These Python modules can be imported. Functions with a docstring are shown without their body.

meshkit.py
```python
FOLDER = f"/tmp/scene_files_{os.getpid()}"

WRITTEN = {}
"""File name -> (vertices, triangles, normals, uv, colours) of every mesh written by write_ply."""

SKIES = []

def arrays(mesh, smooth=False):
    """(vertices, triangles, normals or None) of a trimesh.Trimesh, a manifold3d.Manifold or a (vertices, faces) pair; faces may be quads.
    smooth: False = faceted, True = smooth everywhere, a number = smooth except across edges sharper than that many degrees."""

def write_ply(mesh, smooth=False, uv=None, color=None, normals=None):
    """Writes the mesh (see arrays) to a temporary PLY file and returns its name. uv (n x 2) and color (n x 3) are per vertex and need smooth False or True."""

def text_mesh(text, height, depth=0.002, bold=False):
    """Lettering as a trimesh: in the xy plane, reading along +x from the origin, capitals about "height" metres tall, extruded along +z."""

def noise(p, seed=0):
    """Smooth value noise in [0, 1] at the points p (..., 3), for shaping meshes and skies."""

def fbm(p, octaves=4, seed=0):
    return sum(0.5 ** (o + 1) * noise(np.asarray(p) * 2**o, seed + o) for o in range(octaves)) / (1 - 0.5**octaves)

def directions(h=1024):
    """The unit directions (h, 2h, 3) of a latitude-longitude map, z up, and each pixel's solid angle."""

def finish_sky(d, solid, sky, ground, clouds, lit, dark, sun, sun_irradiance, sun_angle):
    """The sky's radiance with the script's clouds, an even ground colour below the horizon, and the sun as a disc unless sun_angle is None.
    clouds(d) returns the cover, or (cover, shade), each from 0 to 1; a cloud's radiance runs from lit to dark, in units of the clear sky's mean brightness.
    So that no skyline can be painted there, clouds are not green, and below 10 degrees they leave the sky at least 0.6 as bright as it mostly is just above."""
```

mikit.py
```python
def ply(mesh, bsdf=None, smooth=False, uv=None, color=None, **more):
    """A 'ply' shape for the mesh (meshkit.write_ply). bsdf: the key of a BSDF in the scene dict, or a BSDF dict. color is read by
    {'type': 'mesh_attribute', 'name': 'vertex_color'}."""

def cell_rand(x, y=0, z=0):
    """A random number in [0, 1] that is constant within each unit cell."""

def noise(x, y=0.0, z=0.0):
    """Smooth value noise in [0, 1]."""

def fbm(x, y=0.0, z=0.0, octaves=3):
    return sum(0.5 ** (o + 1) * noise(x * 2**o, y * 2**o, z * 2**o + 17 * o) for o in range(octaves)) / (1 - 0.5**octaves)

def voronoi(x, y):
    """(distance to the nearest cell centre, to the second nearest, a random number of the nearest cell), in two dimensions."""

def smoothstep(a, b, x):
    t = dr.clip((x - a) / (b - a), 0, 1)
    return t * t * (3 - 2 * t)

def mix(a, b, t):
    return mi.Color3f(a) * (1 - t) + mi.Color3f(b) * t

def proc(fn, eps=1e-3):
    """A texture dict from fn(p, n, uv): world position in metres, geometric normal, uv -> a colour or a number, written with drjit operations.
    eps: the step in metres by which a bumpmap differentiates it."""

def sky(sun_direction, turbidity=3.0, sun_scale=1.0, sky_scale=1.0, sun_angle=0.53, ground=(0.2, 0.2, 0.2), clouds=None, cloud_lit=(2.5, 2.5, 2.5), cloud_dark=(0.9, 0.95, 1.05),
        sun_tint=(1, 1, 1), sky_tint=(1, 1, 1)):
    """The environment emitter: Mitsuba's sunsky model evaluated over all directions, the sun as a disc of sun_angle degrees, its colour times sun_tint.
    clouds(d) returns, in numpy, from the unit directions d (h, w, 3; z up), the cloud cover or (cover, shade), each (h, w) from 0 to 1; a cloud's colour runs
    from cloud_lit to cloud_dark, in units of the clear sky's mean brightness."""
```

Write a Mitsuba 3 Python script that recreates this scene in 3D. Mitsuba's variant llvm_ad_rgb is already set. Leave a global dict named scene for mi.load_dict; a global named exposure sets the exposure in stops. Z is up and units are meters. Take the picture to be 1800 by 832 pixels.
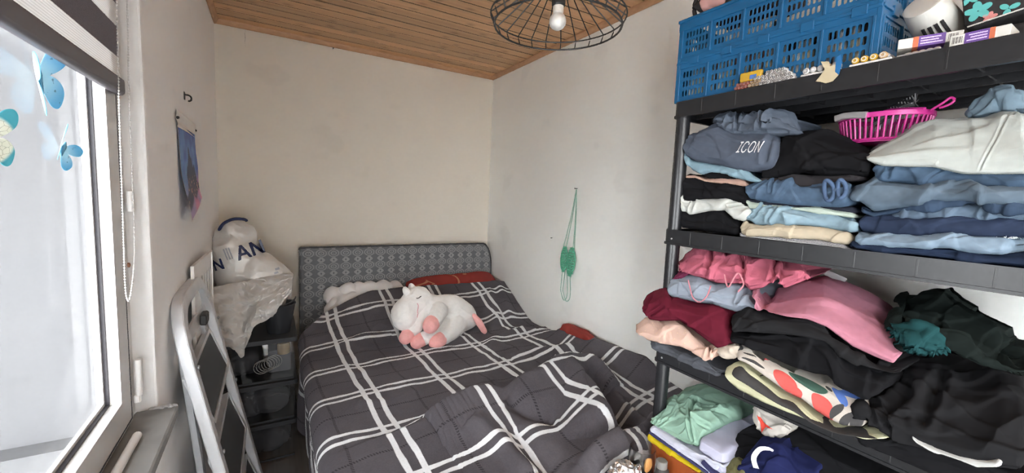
import math, random
import numpy as np, trimesh, manifold3d as m3
import drjit as dr, mitsuba as mi
import mikit, meshkit
from mikit import noise, fbm, voronoi, cell_rand, smoothstep, mix
from shapely.geometry import Polygon, Point, LineString, box as sbox
from shapely import affinity
from shapely.ops import unary_union

T = mi.ScalarTransform4f
scene, labels = {}, {}
rng = np.random.default_rng(7)

# ------------------------------------------------------------------ camera, light, exposure
exposure = 0.0
EYE = np.array([0.0, 0.0, 1.5])
YAW, PITCH, ROLL = math.radians(30.7), math.radians(5.68), math.radians(-2.488)
_f = np.array([math.sin(YAW)*math.cos(PITCH), math.cos(YAW)*math.cos(PITCH), -math.sin(PITCH)])
_r = np.array([math.cos(YAW), -math.sin(YAW), 0.0])
_d = np.cross(_f, _r)
_down = -math.sin(ROLL)*_r + math.cos(ROLL)*_d
scene['camera'] = dict(type='perspective', fov=math.degrees(2*math.atan(900/720.0)), fov_axis='x', near_clip=0.02, far_clip=200.0,
                       to_world=T().look_at(origin=EYE.tolist(), target=(EYE+_f).tolist(), up=(-_down).tolist()))

def overcast(d):
    z = np.clip(d[..., 2], 0, 1)
    n = meshkit.fbm(d*3.0, 4, 5)
    return np.ones_like(z), np.clip(0.25 + 0.5*(n-0.5), 0, 1)
scene['sky'] = mikit.sky((-0.5, 0.3, 0.9), turbidity=6, sun_scale=0.0, clouds=overcast, cloud_lit=(97.0*.97, 97.0*1.01, 97.0*1.04), cloud_dark=(97.0*.78, 97.0*.81, 97.0*.85), ground=(0.6, 0.6, 0.6))

# ------------------------------------------------------------------ keys, labels
def fresh(k):
    if k not in scene and k not in labels: return k
    n = 1
    while f'{k}_{n:03d}' in scene or f'{k}_{n:03d}' in labels: n += 1
    return f'{k}_{n:03d}'
def tag(k, label=None, cat=None, group=None, kind=None):
    d = {}
    if label: d['label'] = label
    if cat: d['category'] = cat
    if group: d['group'] = group
    if kind: d['kind'] = kind
    labels[k] = d
    return k
def thing(name, label, cat, group=None):
    return tag(fresh(name), label, cat, group)
def part(name, mesh, mat, parent, label=None, smooth=30, kind=None, **kw):
    k = fresh(parent+'__'+name)
    scene[k] = mikit.ply(mesh, mat, smooth=smooth, **kw)
    if label or kind: tag(k, label, kind=kind)
    return k
def single(name, mesh, mat, label=None, cat=None, group=None, kind=None, smooth=30, **kw):
    k = fresh(name)
    scene[k] = mikit.ply(mesh, mat, smooth=smooth, **kw)
    return tag(k, label, cat, group, kind)
def struct(name, mesh, mat, smooth=False, **kw):
    return single(name, mesh, mat, kind='structure', smooth=smooth, **kw)
def again(src, name, M, parent=None, mat=None):
    """the ply dict of scene[src] once more, moved by M"""
    k = fresh((parent+'__' if parent else '')+name)
    d = {**scene[src], 'to_world': T(np.asarray(M, float))}
    if mat: d['bsdf'] = {'type': 'ref', 'id': mat}
    scene[k] = d
    return k

# ------------------------------------------------------------------ mesh helpers
def cat(*ms):
    ms = [m for mm in ms for m in (mm if isinstance(mm, (list, tuple)) else [mm])]
    return trimesh.util.concatenate(ms)
def bx(x0, x1, y0, y1, z0, z1):
    b = trimesh.creation.box((abs(x1-x0), abs(y1-y0), abs(z1-z0)))
    b.apply_translation(((x0+x1)/2, (y0+y1)/2, (z0+z1)/2)); return b
def cbox(x0, x1, y0, y1, z0, z1, c=0.003):
    """chamfered box"""
    P = []
    for sx, a in ((-1, x0), (1, x1)):
        for sy, b in ((-1, y0), (1, y1)):
            for sz, d in ((-1, z0), (1, z1)):
                P += [(a-sx*c, b-sy*c, d), (a-sx*c, b, d-sz*c), (a, b-sy*c, d-sz*c)]
    return trimesh.convex.convex_hull(np.array(P))
def rbox(x0, x1, y0, y1, z0, z1, r=0.02, n=8):
    s = [m3.Manifold.sphere(r, n*2).translate((x, y, z)) for x in (x0+r, x1-r) for y in (y0+r, y1-r) for z in (z0+r, z1-r)]
    return tm(m3.Manifold.batch_hull(s))
def tm(man):
    m = man.to_mesh()
    return trimesh.Trimesh(np.array(m.vert_properties[:, :3], float), np.array(m.tri_verts), process=False)
def man(t):
    return m3.Manifold(m3.Mesh(np.asarray(t.vertices, np.float32), np.asarray(t.faces, np.uint32)))
def rot(axis, deg, point=(0, 0, 0)):
    return trimesh.transformations.rotation_matrix(math.radians(deg), axis, point)
def tr(x, y, z): return trimesh.transformations.translation_matrix((x, y, z))
def moved(mesh, *Ms):
    m = mesh.copy()
    for M in Ms: m.apply_transform(M)
    return m
def spline(P, n=40, closed=False):
    P = np.asarray(P, float); K = len(P)
    idx = (lambda i: i % K) if closed else (lambda i: min(max(i, 0), K-1))
    seg = K if closed else K-1
    out = []
    for t in np.linspace(0, seg, n, endpoint=not closed):
        i = min(int(t), seg-1); u = t-i
        a, b, c, d = P[idx(i-1)], P[idx(i)], P[idx(i+1)], P[idx(i+2)]
        out.append(.5*(2*b+(c-a)*u+(2*a-5*b+4*c-d)*u*u+(3*b-a-3*c+d)*u**3))
    return np.array(out)
def sweep(path, r, n=8, closed=False, flat=None, up=(0, 0, 1)):
    """tube along a path; r a number or an array; flat=(a,b): elliptic/rect-like section sizes"""
    P = np.asarray(path, float); K = len(P)
    t = np.gradient(P, axis=0)
    if closed: t = np.roll(P, -1, 0)-np.roll(P, 1, 0)
    t /= np.linalg.norm(t, axis=1, keepdims=True)+1e-12
    up = np.asarray(up, float)
    u = np.cross(t, up); bad = np.linalg.norm(u, axis=1) < 1e-3
    u[bad] = np.cross(t[bad], [1, .1, 0]); u /= np.linalg.norm(u, axis=1, keepdims=True)
    w = np.cross(u, t)
    a = np.arange(n)*2*np.pi/n
    r = np.broadcast_to(np.asarray(r, float), (K,))
    ca, sa = np.cos(a), np.sin(a)
    if flat:
        e = 0.35
        ca, sa = np.sign(ca)*np.abs(ca)**e*flat[0], np.sign(sa)*np.abs(sa)**e*flat[1]
    V = (P[:, None]+r[:, None, None]*(u[:, None]*ca[None, :, None]+w[:, None]*sa[None, :, None])).reshape(-1, 3)
    F = []
    for i in range(K if closed else K-1):
        j = (i+1) % K
        for k in range(n):
            l = (k+1) % n
            F += [(i*n+k, i*n+l, j*n+l), (i*n+k, j*n+l, j*n+k)]
    if not closed:
        V = np.vstack([V, P[0], P[-1]]); c0, c1 = len(V)-2, len(V)-1
        for k in range(n):
            l = (k+1) % n
            F += [(c0, l, k), (c1, (K-1)*n+k, (K-1)*n+l)]
    m = trimesh.Trimesh(V, F, process=False)
    if m.volume < 0: m.invert()
    return m
def lathe(profile, n=32):
    m = trimesh.creation.revolve(np.asarray(profile, float), sections=n)
    if m.volume < 0: m.invert()
    return m
def extrude(poly, h):
    gs = getattr(poly, 'geoms', [poly])
    return cat([trimesh.creation.extrude_polygon(g, h, engine='earcut') for g in gs if g.area > 1e-9])
def to_plane(mesh, origin, ex, ey):
    """mesh laid out in xy, thickness z, put at origin with axes ex, ey"""
    ex, ey = np.asarray(ex, float), np.asarray(ey, float)
    M = np.eye(4); M[:3, 0], M[:3, 1], M[:3, 2], M[:3, 3] = ex, ey, np.cross(ex, ey), origin
    return moved(mesh, M)
def grid_faces(n, m, wrap=False):
    i, j = np.meshgrid(np.arange(n-1), np.arange(m if wrap else m-1), indexing='ij')
    a = i*m+j; b = i*m+(j+1) % m; c = (i+1)*m+(j+1) % m; d = (i+1)*m+j
    return np.vstack([np.stack([a, b, c], -1).reshape(-1, 3), np.stack([a, c, d], -1).reshape(-1, 3)])
def nz(P, seed=0, octv=3): return meshkit.fbm(np.asarray(P, float)+100.0, octv, seed)
def ridged(P, seed=0):
    """sharp creases: 0..1"""
    return 1-np.abs(2*meshkit.noise(np.asarray(P, float)+100, seed)-1)
def sstep(a, b, x):
    t = np.clip((x-a)/(b-a), 0, 1); return t*t*(3-2*t)

# ------------------------------------------------------------------ materials
def mat(name, color, rough=0.6, kind='principled', **kw):
    c = color if isinstance(color, dict) else {'type': 'rgb', 'value': list(color)}
    if kind == 'diffuse': b = {'type': 'diffuse', 'reflectance': c}
    else: b = {'type': 'principled', 'base_color': c, 'roughness': rough, **kw}
    scene[name] = {'type': 'twosided', 'bsdf': b}
    return name
def bumped(name, color, bump, scale, rough=0.7, eps=1e-3, **kw):
    c = color if isinstance(color, dict) else {'type': 'rgb', 'value': list(color)}
    scene[name] = {'type': 'twosided', 'bsdf': {'type': 'bumpmap', 'arbitrary': mikit.proc(bump, eps), 'scale': scale,
                   'bsdf': {'type': 'principled', 'base_color': c, 'roughness': rough, **kw}}}
    return name
# ------------------------------------------------------------------ the room
XL, XR, YB, YF, ZC = -0.272, 1.597, 3.10, -1.9, 2.466
EX0, EX1 = -.25, .55          # opening added behind the camera to let in sky light
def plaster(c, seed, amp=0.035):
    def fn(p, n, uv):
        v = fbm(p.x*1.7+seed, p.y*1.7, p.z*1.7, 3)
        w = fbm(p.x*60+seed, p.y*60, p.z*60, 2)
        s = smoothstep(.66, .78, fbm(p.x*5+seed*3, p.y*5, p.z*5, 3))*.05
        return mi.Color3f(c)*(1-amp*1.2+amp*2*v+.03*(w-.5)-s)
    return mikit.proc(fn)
def back_col(p, n, uv):
    v = fbm(p.x*1.7+4, p.y*1.7, p.z*1.7, 3); w = fbm(p.x*60+4, p.y*60, p.z*60, 2); s = smoothstep(.66, .78, fbm(p.x*5+12, p.y*5, p.z*5, 3))*.05
    c = mi.Color3f((.735, .69, .61))*(1-.042+.07*v+.03*(w-.5)-s)
    d = dr.abs(p.x+.117+.006*(noise(p.z*60, 3)-.5))        # hairline crack in the plaster
    return c*(1-.4*smoothstep(.0035, .001, d)*smoothstep(2.335, 2.35, p.z)*smoothstep(2.44, 2.425, p.z)*noise(p.z*120, 9))
def plaster_bump(p, n, uv): return fbm(p.x*45, p.y*45, p.z*45, 3)+.6*fbm(p.x*7, p.y*7, p.z*7, 2)
bumped('m_wall_back', mikit.proc(back_col), plaster_bump, .0022, .9, specular=.2)
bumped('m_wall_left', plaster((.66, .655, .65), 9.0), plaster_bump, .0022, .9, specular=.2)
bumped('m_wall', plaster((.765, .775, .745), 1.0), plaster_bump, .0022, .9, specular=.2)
bumped('m_reveal', plaster((.32, .32, .318), 7.0), plaster_bump, .002, .9, specular=.2)
def floor_col(p, n, uv):
    b = dr.floor(p.x/.13)
    g = fbm(p.x*40, p.y*2.5+b*7, 0, 3)
    return mix((.075, .062, .052), (.13, .11, .095), g)*(.85+.3*cell_rand(b, dr.floor((p.y+b*.37)/1.1)))
mat('m_floor', mikit.proc(floor_col), .45)
def wood_col(seed):
    def fn(p, n, uv):
        b = dr.floor((3.1-p.y)/.0885)
        g = fbm(p.x*3+b*13.7, p.y*70, 3.3, 3)
        k = noise(p.x*1.3+b*5.1, b*3.7)
        r = dr.sin((p.y*150+6*fbm(p.x*2+b*9, p.y*9, 0, 2))*1.0)*.5+.5
        kn = smoothstep(.035, .0, dr.sqrt(dr.square((cell_rand(b, dr.floor(p.x/.4))*.3+.05+dr.floor(p.x/.4)*.4-p.x)*.8)+dr.square((3.1-p.y-(b+.5)*.0885)*1.3)))
        c = mix((.42, .222, .105), (.60, .355, .19), g*.6+k*.4)
        c = mix(c, (.30, .145, .065), r*.16)
        return mix(c, (.20, .09, .04), kn*.45)*(.82+.36*cell_rand(b, 3))
    return mikit.proc(fn)
mat('m_wood', wood_col(0), .5, specular=.35)
def trimcol(p, n, uv):
    g = fbm(p.x*30, p.y*30, p.z*60, 3)
    return mix((.29, .148, .073), (.42, .23, .118), g)
mat('m_trimwood', mikit.proc(trimcol), .45)
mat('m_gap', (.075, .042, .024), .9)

struct('floor', bx(XL-.2, XR+.2, YF-.2, YB+.2, -.1, 0), 'm_floor')
struct('wall_back', bx(XL-.3, XR+.3, YB, YB+.2, 0, ZC+.1), 'm_wall_back')
struct('wall_right', bx(XR, XR+.2, YF-.2, YB, 0, ZC+.1), 'm_wall')
struct('wall_front', cat(bx(XL-.3, EX0, YF-.2, YF, 0, ZC+.1), bx(EX1, XR+.3, YF-.2, YF, 0, ZC+.1), bx(EX0, EX1, YF-.2, YF, 2.2, ZC+.1)), 'm_wall')
# left wall with its window opening (y WY0..WY1, z WZ0..WZ1)
WY0, WY1, WZ0, WZ1 = .10, 1.405, .86, 2.33
DY0, DY1 = -1.8, -.50      # balcony opening added behind the camera as a further light source
# uneven plastered arris of the far reveal
def wall_piece(x0, x1, y0, y1, z0, z1): return bx(x0, x1, y0, y1, z0, z1)
def arris():
    zs = np.linspace(0, ZC+.1, 60)
    V, n = [], len(zs)
    w = (nz(np.stack([zs*9, zs*0, zs*0], 1), 3)-.5)*.012
    for k, z in enumerate(zs):
        V += [(XL-.082, WY1, z), (XL-.006, WY1+w[k]*.4, z), (XL-.0015, WY1+.002+w[k]*.6, z), (XL, WY1+.008+w[k], z), (XL, YB, z), (XL-.082, YB, z)]
    F = grid_faces(n, 6, True)
    m = trimesh.Trimesh(V, F, process=False)
    if m.volume < 0: m.invert()
    return m
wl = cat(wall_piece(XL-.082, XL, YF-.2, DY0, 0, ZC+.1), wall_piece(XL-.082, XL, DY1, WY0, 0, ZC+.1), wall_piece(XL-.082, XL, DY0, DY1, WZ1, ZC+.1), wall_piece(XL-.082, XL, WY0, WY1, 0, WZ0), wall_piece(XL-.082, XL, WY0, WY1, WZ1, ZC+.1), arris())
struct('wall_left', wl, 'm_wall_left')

# ceiling: boards nailed under a dark deck, cut short by the trims
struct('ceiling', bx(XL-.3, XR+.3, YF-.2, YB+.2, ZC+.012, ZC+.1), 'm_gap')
pw = .0885
k = 0; y = YB-.012
while y > .15:
    y0 = y-pw
    c = .0085; dz = float(rng.normal(0, .0008))
    prof = Polygon([(y0+.0045, .013), (y0+.0045, .002), (y0+.0065, 0), (y-.0065, 0), (y-.0045, .002), (y-.0045, .013)])
    b = extrude(prof, XR-XL-.006)
    b = to_plane(b, (XL+.003, 0, ZC+dz), (0, 1, 0), (0, 0, 1))
    pk_ = part('plank', b, 'm_wood', 'ceiling', smooth=False)
    part('shade_strip', bx(XL+.004, XR-.004, y0-.0045, y0+.0045, ZC+.0016, ZC+.012), 'm_gap', pk_, smooth=False)  # dark strip standing in for the shade inside the groove
    y = y0; k += 1
struct('ceiling_panel', bx(XL, XR, YF, y, ZC, ZC+.012), 'm_wood')
def crown(n, a, b, inward, dz=0):
    """small quarter moulding against wall and ceiling from a to b"""
    a, b = np.array(a, float), np.array(b, float); L = np.linalg.norm(b-a); t = (b-a)/L
    prof = Polygon([(0, 0), (0, -.027), (.006, -.029), (.012, -.026), (.022, -.012), (.025, -.006), (.025, 0)])
    m = extrude(prof, L)
    up = np.array([0, 0, 1.0]); inward = np.array(inward, float)
    if np.dot(np.cross(inward, up), t) < 0: a, t = b, -t
    m = to_plane(m, a, inward, up)
    return struct(n, m, 'm_trimwood')
crown('trim_1', (XL, YB, ZC), (XR, YB, ZC), (0, -1, 0))
crown('trim_2', (XR, YB, ZC-.0005), (XR, YF, ZC-.0005), (-1, 0, 0))
crown('trim_3', (XL, YB, ZC-.001), (XL, YF, ZC-.001), (1, 0, 0))

# ------------------------------------------------------------------ window: frame, tilted-turn sash, glass, sill
def dirty(c, d, amt=.5):
    def fn(p, n, uv):
        s = smoothstep(.52, .75, fbm(p.x*14, p.y*14, p.z*9, 3))*amt
        return mix(c, d, s)
    return mikit.proc(fn)
mat('m_pvc', dirty((.49, .487, .48), (.38, .36, .335), .35), .35)
mat('m_pvc_grey', dirty((.5, .49, .48), (.4, .38, .36), .4), .4)
mat('m_gasket', (.025, .022, .028), .5)
mat('m_rust', (.2, .09, .05), .7)
mat('m_white_plastic', (.78, .78, .77), .35)
scene['m_glass'] = {'type': 'thindielectric', 'int_ior': 1.04}
FX0, FX1 = -.3535, -.315       # frame depth
def rect_frame(x0, x1, y0, y1, z0, z1, w, c=.003):
    o = sbox(y0, z0, y1, z1); i = sbox(y0+w, z0+w, y1-w, z1-w)
    return to_plane(extrude(o.difference(i), x1-x0), (x0, 0, 0), (0, 1, 0), (0, 0, 1))
wk = struct('window_1', rect_frame(FX0, FX1-.004, WY0, WY1-.001, WZ0+.018, WZ1, .055), 'm_pvc')
SY1, SZ0 = WY1-.072, WZ0+.062
for (a, b) in ((WY0+.045, SY1),):
    sk = part('sash', rect_frame(-.352, -.308, a, b, SZ0-.03, WZ1-.045, .078), 'm_pvc', wk, smooth=False)
    ga, gb, g0, g1 = a+.078, b-.078, SZ0+.048, WZ1-.123
    part('gasket', rect_frame(-.336, -.329, ga-.004, gb+.004, g0-.004, g1+.004, .008), 'm_gasket', sk, smooth=False)
    part('glazing_bead', rect_frame(-.344, -.336, ga-.008, gb+.008, g0-.008, g1+.008, .02), 'm_pvc', sk, smooth=False)
    part('pane', bx(-.3455, -.3452, ga-.01, gb+.01, g0-.01, g1+.01), 'm_glass', sk, smooth=False)
    part('sash_seal', rect_frame(-.3095, -.3072, a+.004, b-.004, SZ0-.026, WZ1-.049, .004), 'm_gasket', sk, smooth=False)
part('hinge', cat(lathe([(0, 0), (.008, 0), (.008, .095), (0, .095)], 14).apply_translation((-.30, SY1+.030, SZ0+.02)), cbox(-.31, -.296, SY1+.020, SY1+.034, SZ0+.0, SZ0+.022)), 'm_white_plastic', wk)
part('hinge', cat(lathe([(0, 0), (.008, 0), (.008, .05), (0, .05)], 14).apply_translation((-.30, SY1+.030, 1.42))), 'm_white_plastic', wk)
part('bolt', moved(lathe([(0, 0), (.006, 0), (.006, .004), (0, .006)], 12), rot((0, 1, 0), 90), tr(-.310, SY1+.030, 1.285)), 'm_rust', wk)
# sill board
def sillcol(p, n, uv):
    g = fbm(p.x*20, p.y*20, p.z*20, 4); s = smoothstep(.55, .7, fbm(p.x*9+3, p.y*9, 0, 3))
    return mix((.15, .148, .142), (.20, .196, .188), g)*(1-.25*s)
mat('m_sill', mikit.proc(sillcol), .55)
sill = struct('trim_4', cat(cbox(-.32, -.227, WY0, WY1-.004, WZ0-.01, WZ0+.02, .004)), 'm_sill')
def crumbs():
    out = []
    for i in range(26):
        t = i/25
        p = (-.29+.055*t+rng.normal(0, .003), WY1-.006+rng.normal(0, .003), WZ0+.021)
        out.append(moved(trimesh.creation.icosphere(1, .003+.004*rng.random()), np.diag([1, 1, .6, 1]), tr(*p)))
    return cat(out)
part('broken_plaster', crumbs(), 'm_reveal', 'trim_4', kind='stuff')

# ------------------------------------------------------------------ outside: pale neighbouring wall, paved ledge
mat('m_outwall', plaster((.25, .25, .258), 11.0, .02), .9)
mat('m_outledge', plaster((.22, .22, .225), 14.0, .03), .8)
struct('added_door_1', rect_frame(XL-.075, XL-.02, DY0, DY1, -.05, WZ1, .06), 'm_pvc')  # frame of the balcony opening added to light the room
struct('outside_wall', bx(-4.2, XL-.2, 3.3, 3.5, -.5, 2.9), 'm_outwall')
struct('outside_ledge', bx(-4.2, XL-.2, 3.16, 3.3, -.5, -.05), 'm_outledge')
struct('added_canopy', bx(-4.2, XL-.2, .5, 3.5, 2.75, 2.83), 'm_outledge')  # added out of view to keep the sky off the neighbouring wall
struct('added_side_wall', bx(-2.05, -1.9, .95, 3.3, -.5, 2.75), 'm_outwall')  # unseen, added to shade the wall behind the pane
mat('m_yard', plaster((.72, .71, .69), 17.0, .03), .8)  # yard made pale to bounce light up into the room
struct('outside_ground', bx(-12, 6, -12, 3.5, -.6, -.5), 'm_yard')
# ------------------------------------------------------------------ bed
def weave(p, n, uv): return fbm(p.x*420, p.y*420, p.z*420, 2)
def quatrefoil(u, v, s=.078, t=.092):
    """woven headboard figure: 0 ground .. 1 raised thread: ringed lens shapes with pointed stars between them"""
    a, b = u/s, v/t
    fa, fb = a-dr.floor(a)-.5, b-dr.floor(b)-.5
    e1 = dr.sqrt(dr.square(fa/.50)+dr.square(fb/.31))
    lens = smoothstep(1.03, .97, e1)
    rings = smoothstep(-.25, .25, dr.cos(e1*15.5))
    dx, dy = dr.abs(fa), .5-dr.abs(fb)
    star = smoothstep(.030, .016, dx*dy)*smoothstep(.36, .28, dx+dy*.8)*(1-lens)
    hole = smoothstep(.085, .06, dr.sqrt(dx*dx+dy*dy))
    side_ = smoothstep(.20, .15, .5-dx+dr.abs(fb))*(1-lens)
    return dr.clip(lens*(.12+.88*rings)*.75+star*.9-hole*.9+side_*.3, 0, 1)
def hb_col(p, n, uv):
    q = quatrefoil(p.x-.02, p.z)
    w = fbm(p.x*300, p.y*300, p.z*300, 2)
    return mix((.085, .088, .094), (.27, .265, .26), q*.75+.12*w)
bumped('m_headboard', mikit.proc(hb_col), lambda p, n, uv: quatrefoil(p.x-.02, p.z)*.6+.25*fbm(p.x*300, p.y*300, p.z*300, 2), .003, .8, sheen=.3)
mat('m_piping', (.03, .03, .033), .6)
mat('m_bedbase', mikit.proc(lambda p, n, uv: mi.Color3f((.10, .098, .105))*(.8+.4*fbm(p.x*200, p.y*200, p.z*200, 2))), .9)
mat('m_mattress', (.20, .20, .205), .9)
mat('m_black_plastic', mikit.proc(lambda p, n, uv: mi.Color3f((.0115, .012, .0135))*(.9+.3*fbm(p.x*60, p.y*60, p.z*60, 2))), .32, specular=.55)
bed = thing('bed', 'double bed with a grey patterned upholstered headboard against the back wall', 'bed')
HX0, HX1, HZ = .163, 1.592, 1.097
def hb_outline(inset=0.0):
    P = [(HX0+inset, .25), (HX0+inset, HZ-.012-inset)]
    P += [(HX0+inset+.012*(1-math.cos(a)), HZ-inset-.012*(1-math.sin(a))) for a in np.linspace(.2, math.pi/2, 4)]
    P += [(HX1-inset-.085+.085*math.sin(a), HZ-inset-.19+.19*math.cos(a)) for a in np.linspace(0, math.pi/2, 14)]
    P += [(HX1-inset, .25)]
    return P
def headboard():
    rings = []
    n = None
    for y, ins in ((3.075, 0), (3.02, 0), (3.008, .004), (3.0, .012), (2.996, .03)):
        o = np.array(hb_outline(ins)); rings.append(np.column_stack([o[:, 0], np.full(len(o), y), o[:, 1]]))
    n = len(rings[0]); V = np.vstack(rings)
    F = list(grid_faces(len(rings), n, True))
    from_poly = trimesh.creation.triangulate_polygon(Polygon(hb_outline(.03)), engine='earcut')
    pv, pf = from_poly
    off = len(V)
    V = np.vstack([V, np.column_stack([pv[:, 0], np.full(len(pv), 2.996), pv[:, 1]])])
    F = np.vstack([F, np.asarray(pf)+off])
    m = trimesh.Trimesh(V, F, process=True, validate=True); trimesh.repair.fix_normals(m)
    return m
part('headboard', headboard(), 'm_headboard', bed, 'grey headboard woven with a quatrefoil pattern')
o = np.array(hb_outline(-.001))[1:]
part('piping', sweep(np.column_stack([o[:, 0], np.full(len(o), 3.012), o[:, 1]]), .006, 8), 'm_piping', bed, 'dark piping around the headboard')
part('base', rbox(.19, 1.575, 1.02, 2.985, .06, .40, .02), 'm_bedbase', bed, 'grey upholstered bed base')
part('mattress', rbox(.185, 1.575, 1.02, 2.98, .40, .565, .045), 'm_mattress', bed)
for (x, y) in ((.26, 1.1), (1.5, 1.1), (.26, 2.9), (1.5, 2.9)):
    part('leg', lathe([(0, 0), (.022, 0), (.028, .062), (0, .062)], 14).apply_translation((x, y, 0)), 'm_black_plastic', bed)

# ---- blanket: heights over the bed, cloth coordinates in uv (metres)
def crest(P, x, y, h, w_front, w_back, seed=0):
    """a ridge along the polyline P; the far side (+y) falls within w_back, the near side within w_front"""
    P = spline(np.asarray(P, float), 60)
    q = np.stack([x, y], -1).reshape(-1, 2)
    d = ((q[:, None]-P[None])**2).sum(-1); i = d.argmin(1); dist = np.sqrt(d.min(1))
    t = np.gradient(P, axis=0)[i]; side = t[:, 0]*(q-P[i])[:, 1]-t[:, 1]*(q-P[i])[:, 0]
    w = np.where(side > 0, w_back, w_front)
    k = i/59.0; e = np.clip(np.minimum(k, 1-k)*6, 0, 1)
    fall = np.exp(-(dist/w)**1.7)
    return (h*fall*(.35+.65*np.sqrt(e))).reshape(x.shape)
def hem_y(x):   # where the blanket ends at the head
    return np.interp(x, [.1, .2, .28, .38, .56, .78, 1.0, 1.3, 1.6], [2.52, 2.62, 2.70, 2.74, 2.80, 2.82, 2.80, 2.80, 2.78])
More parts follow.
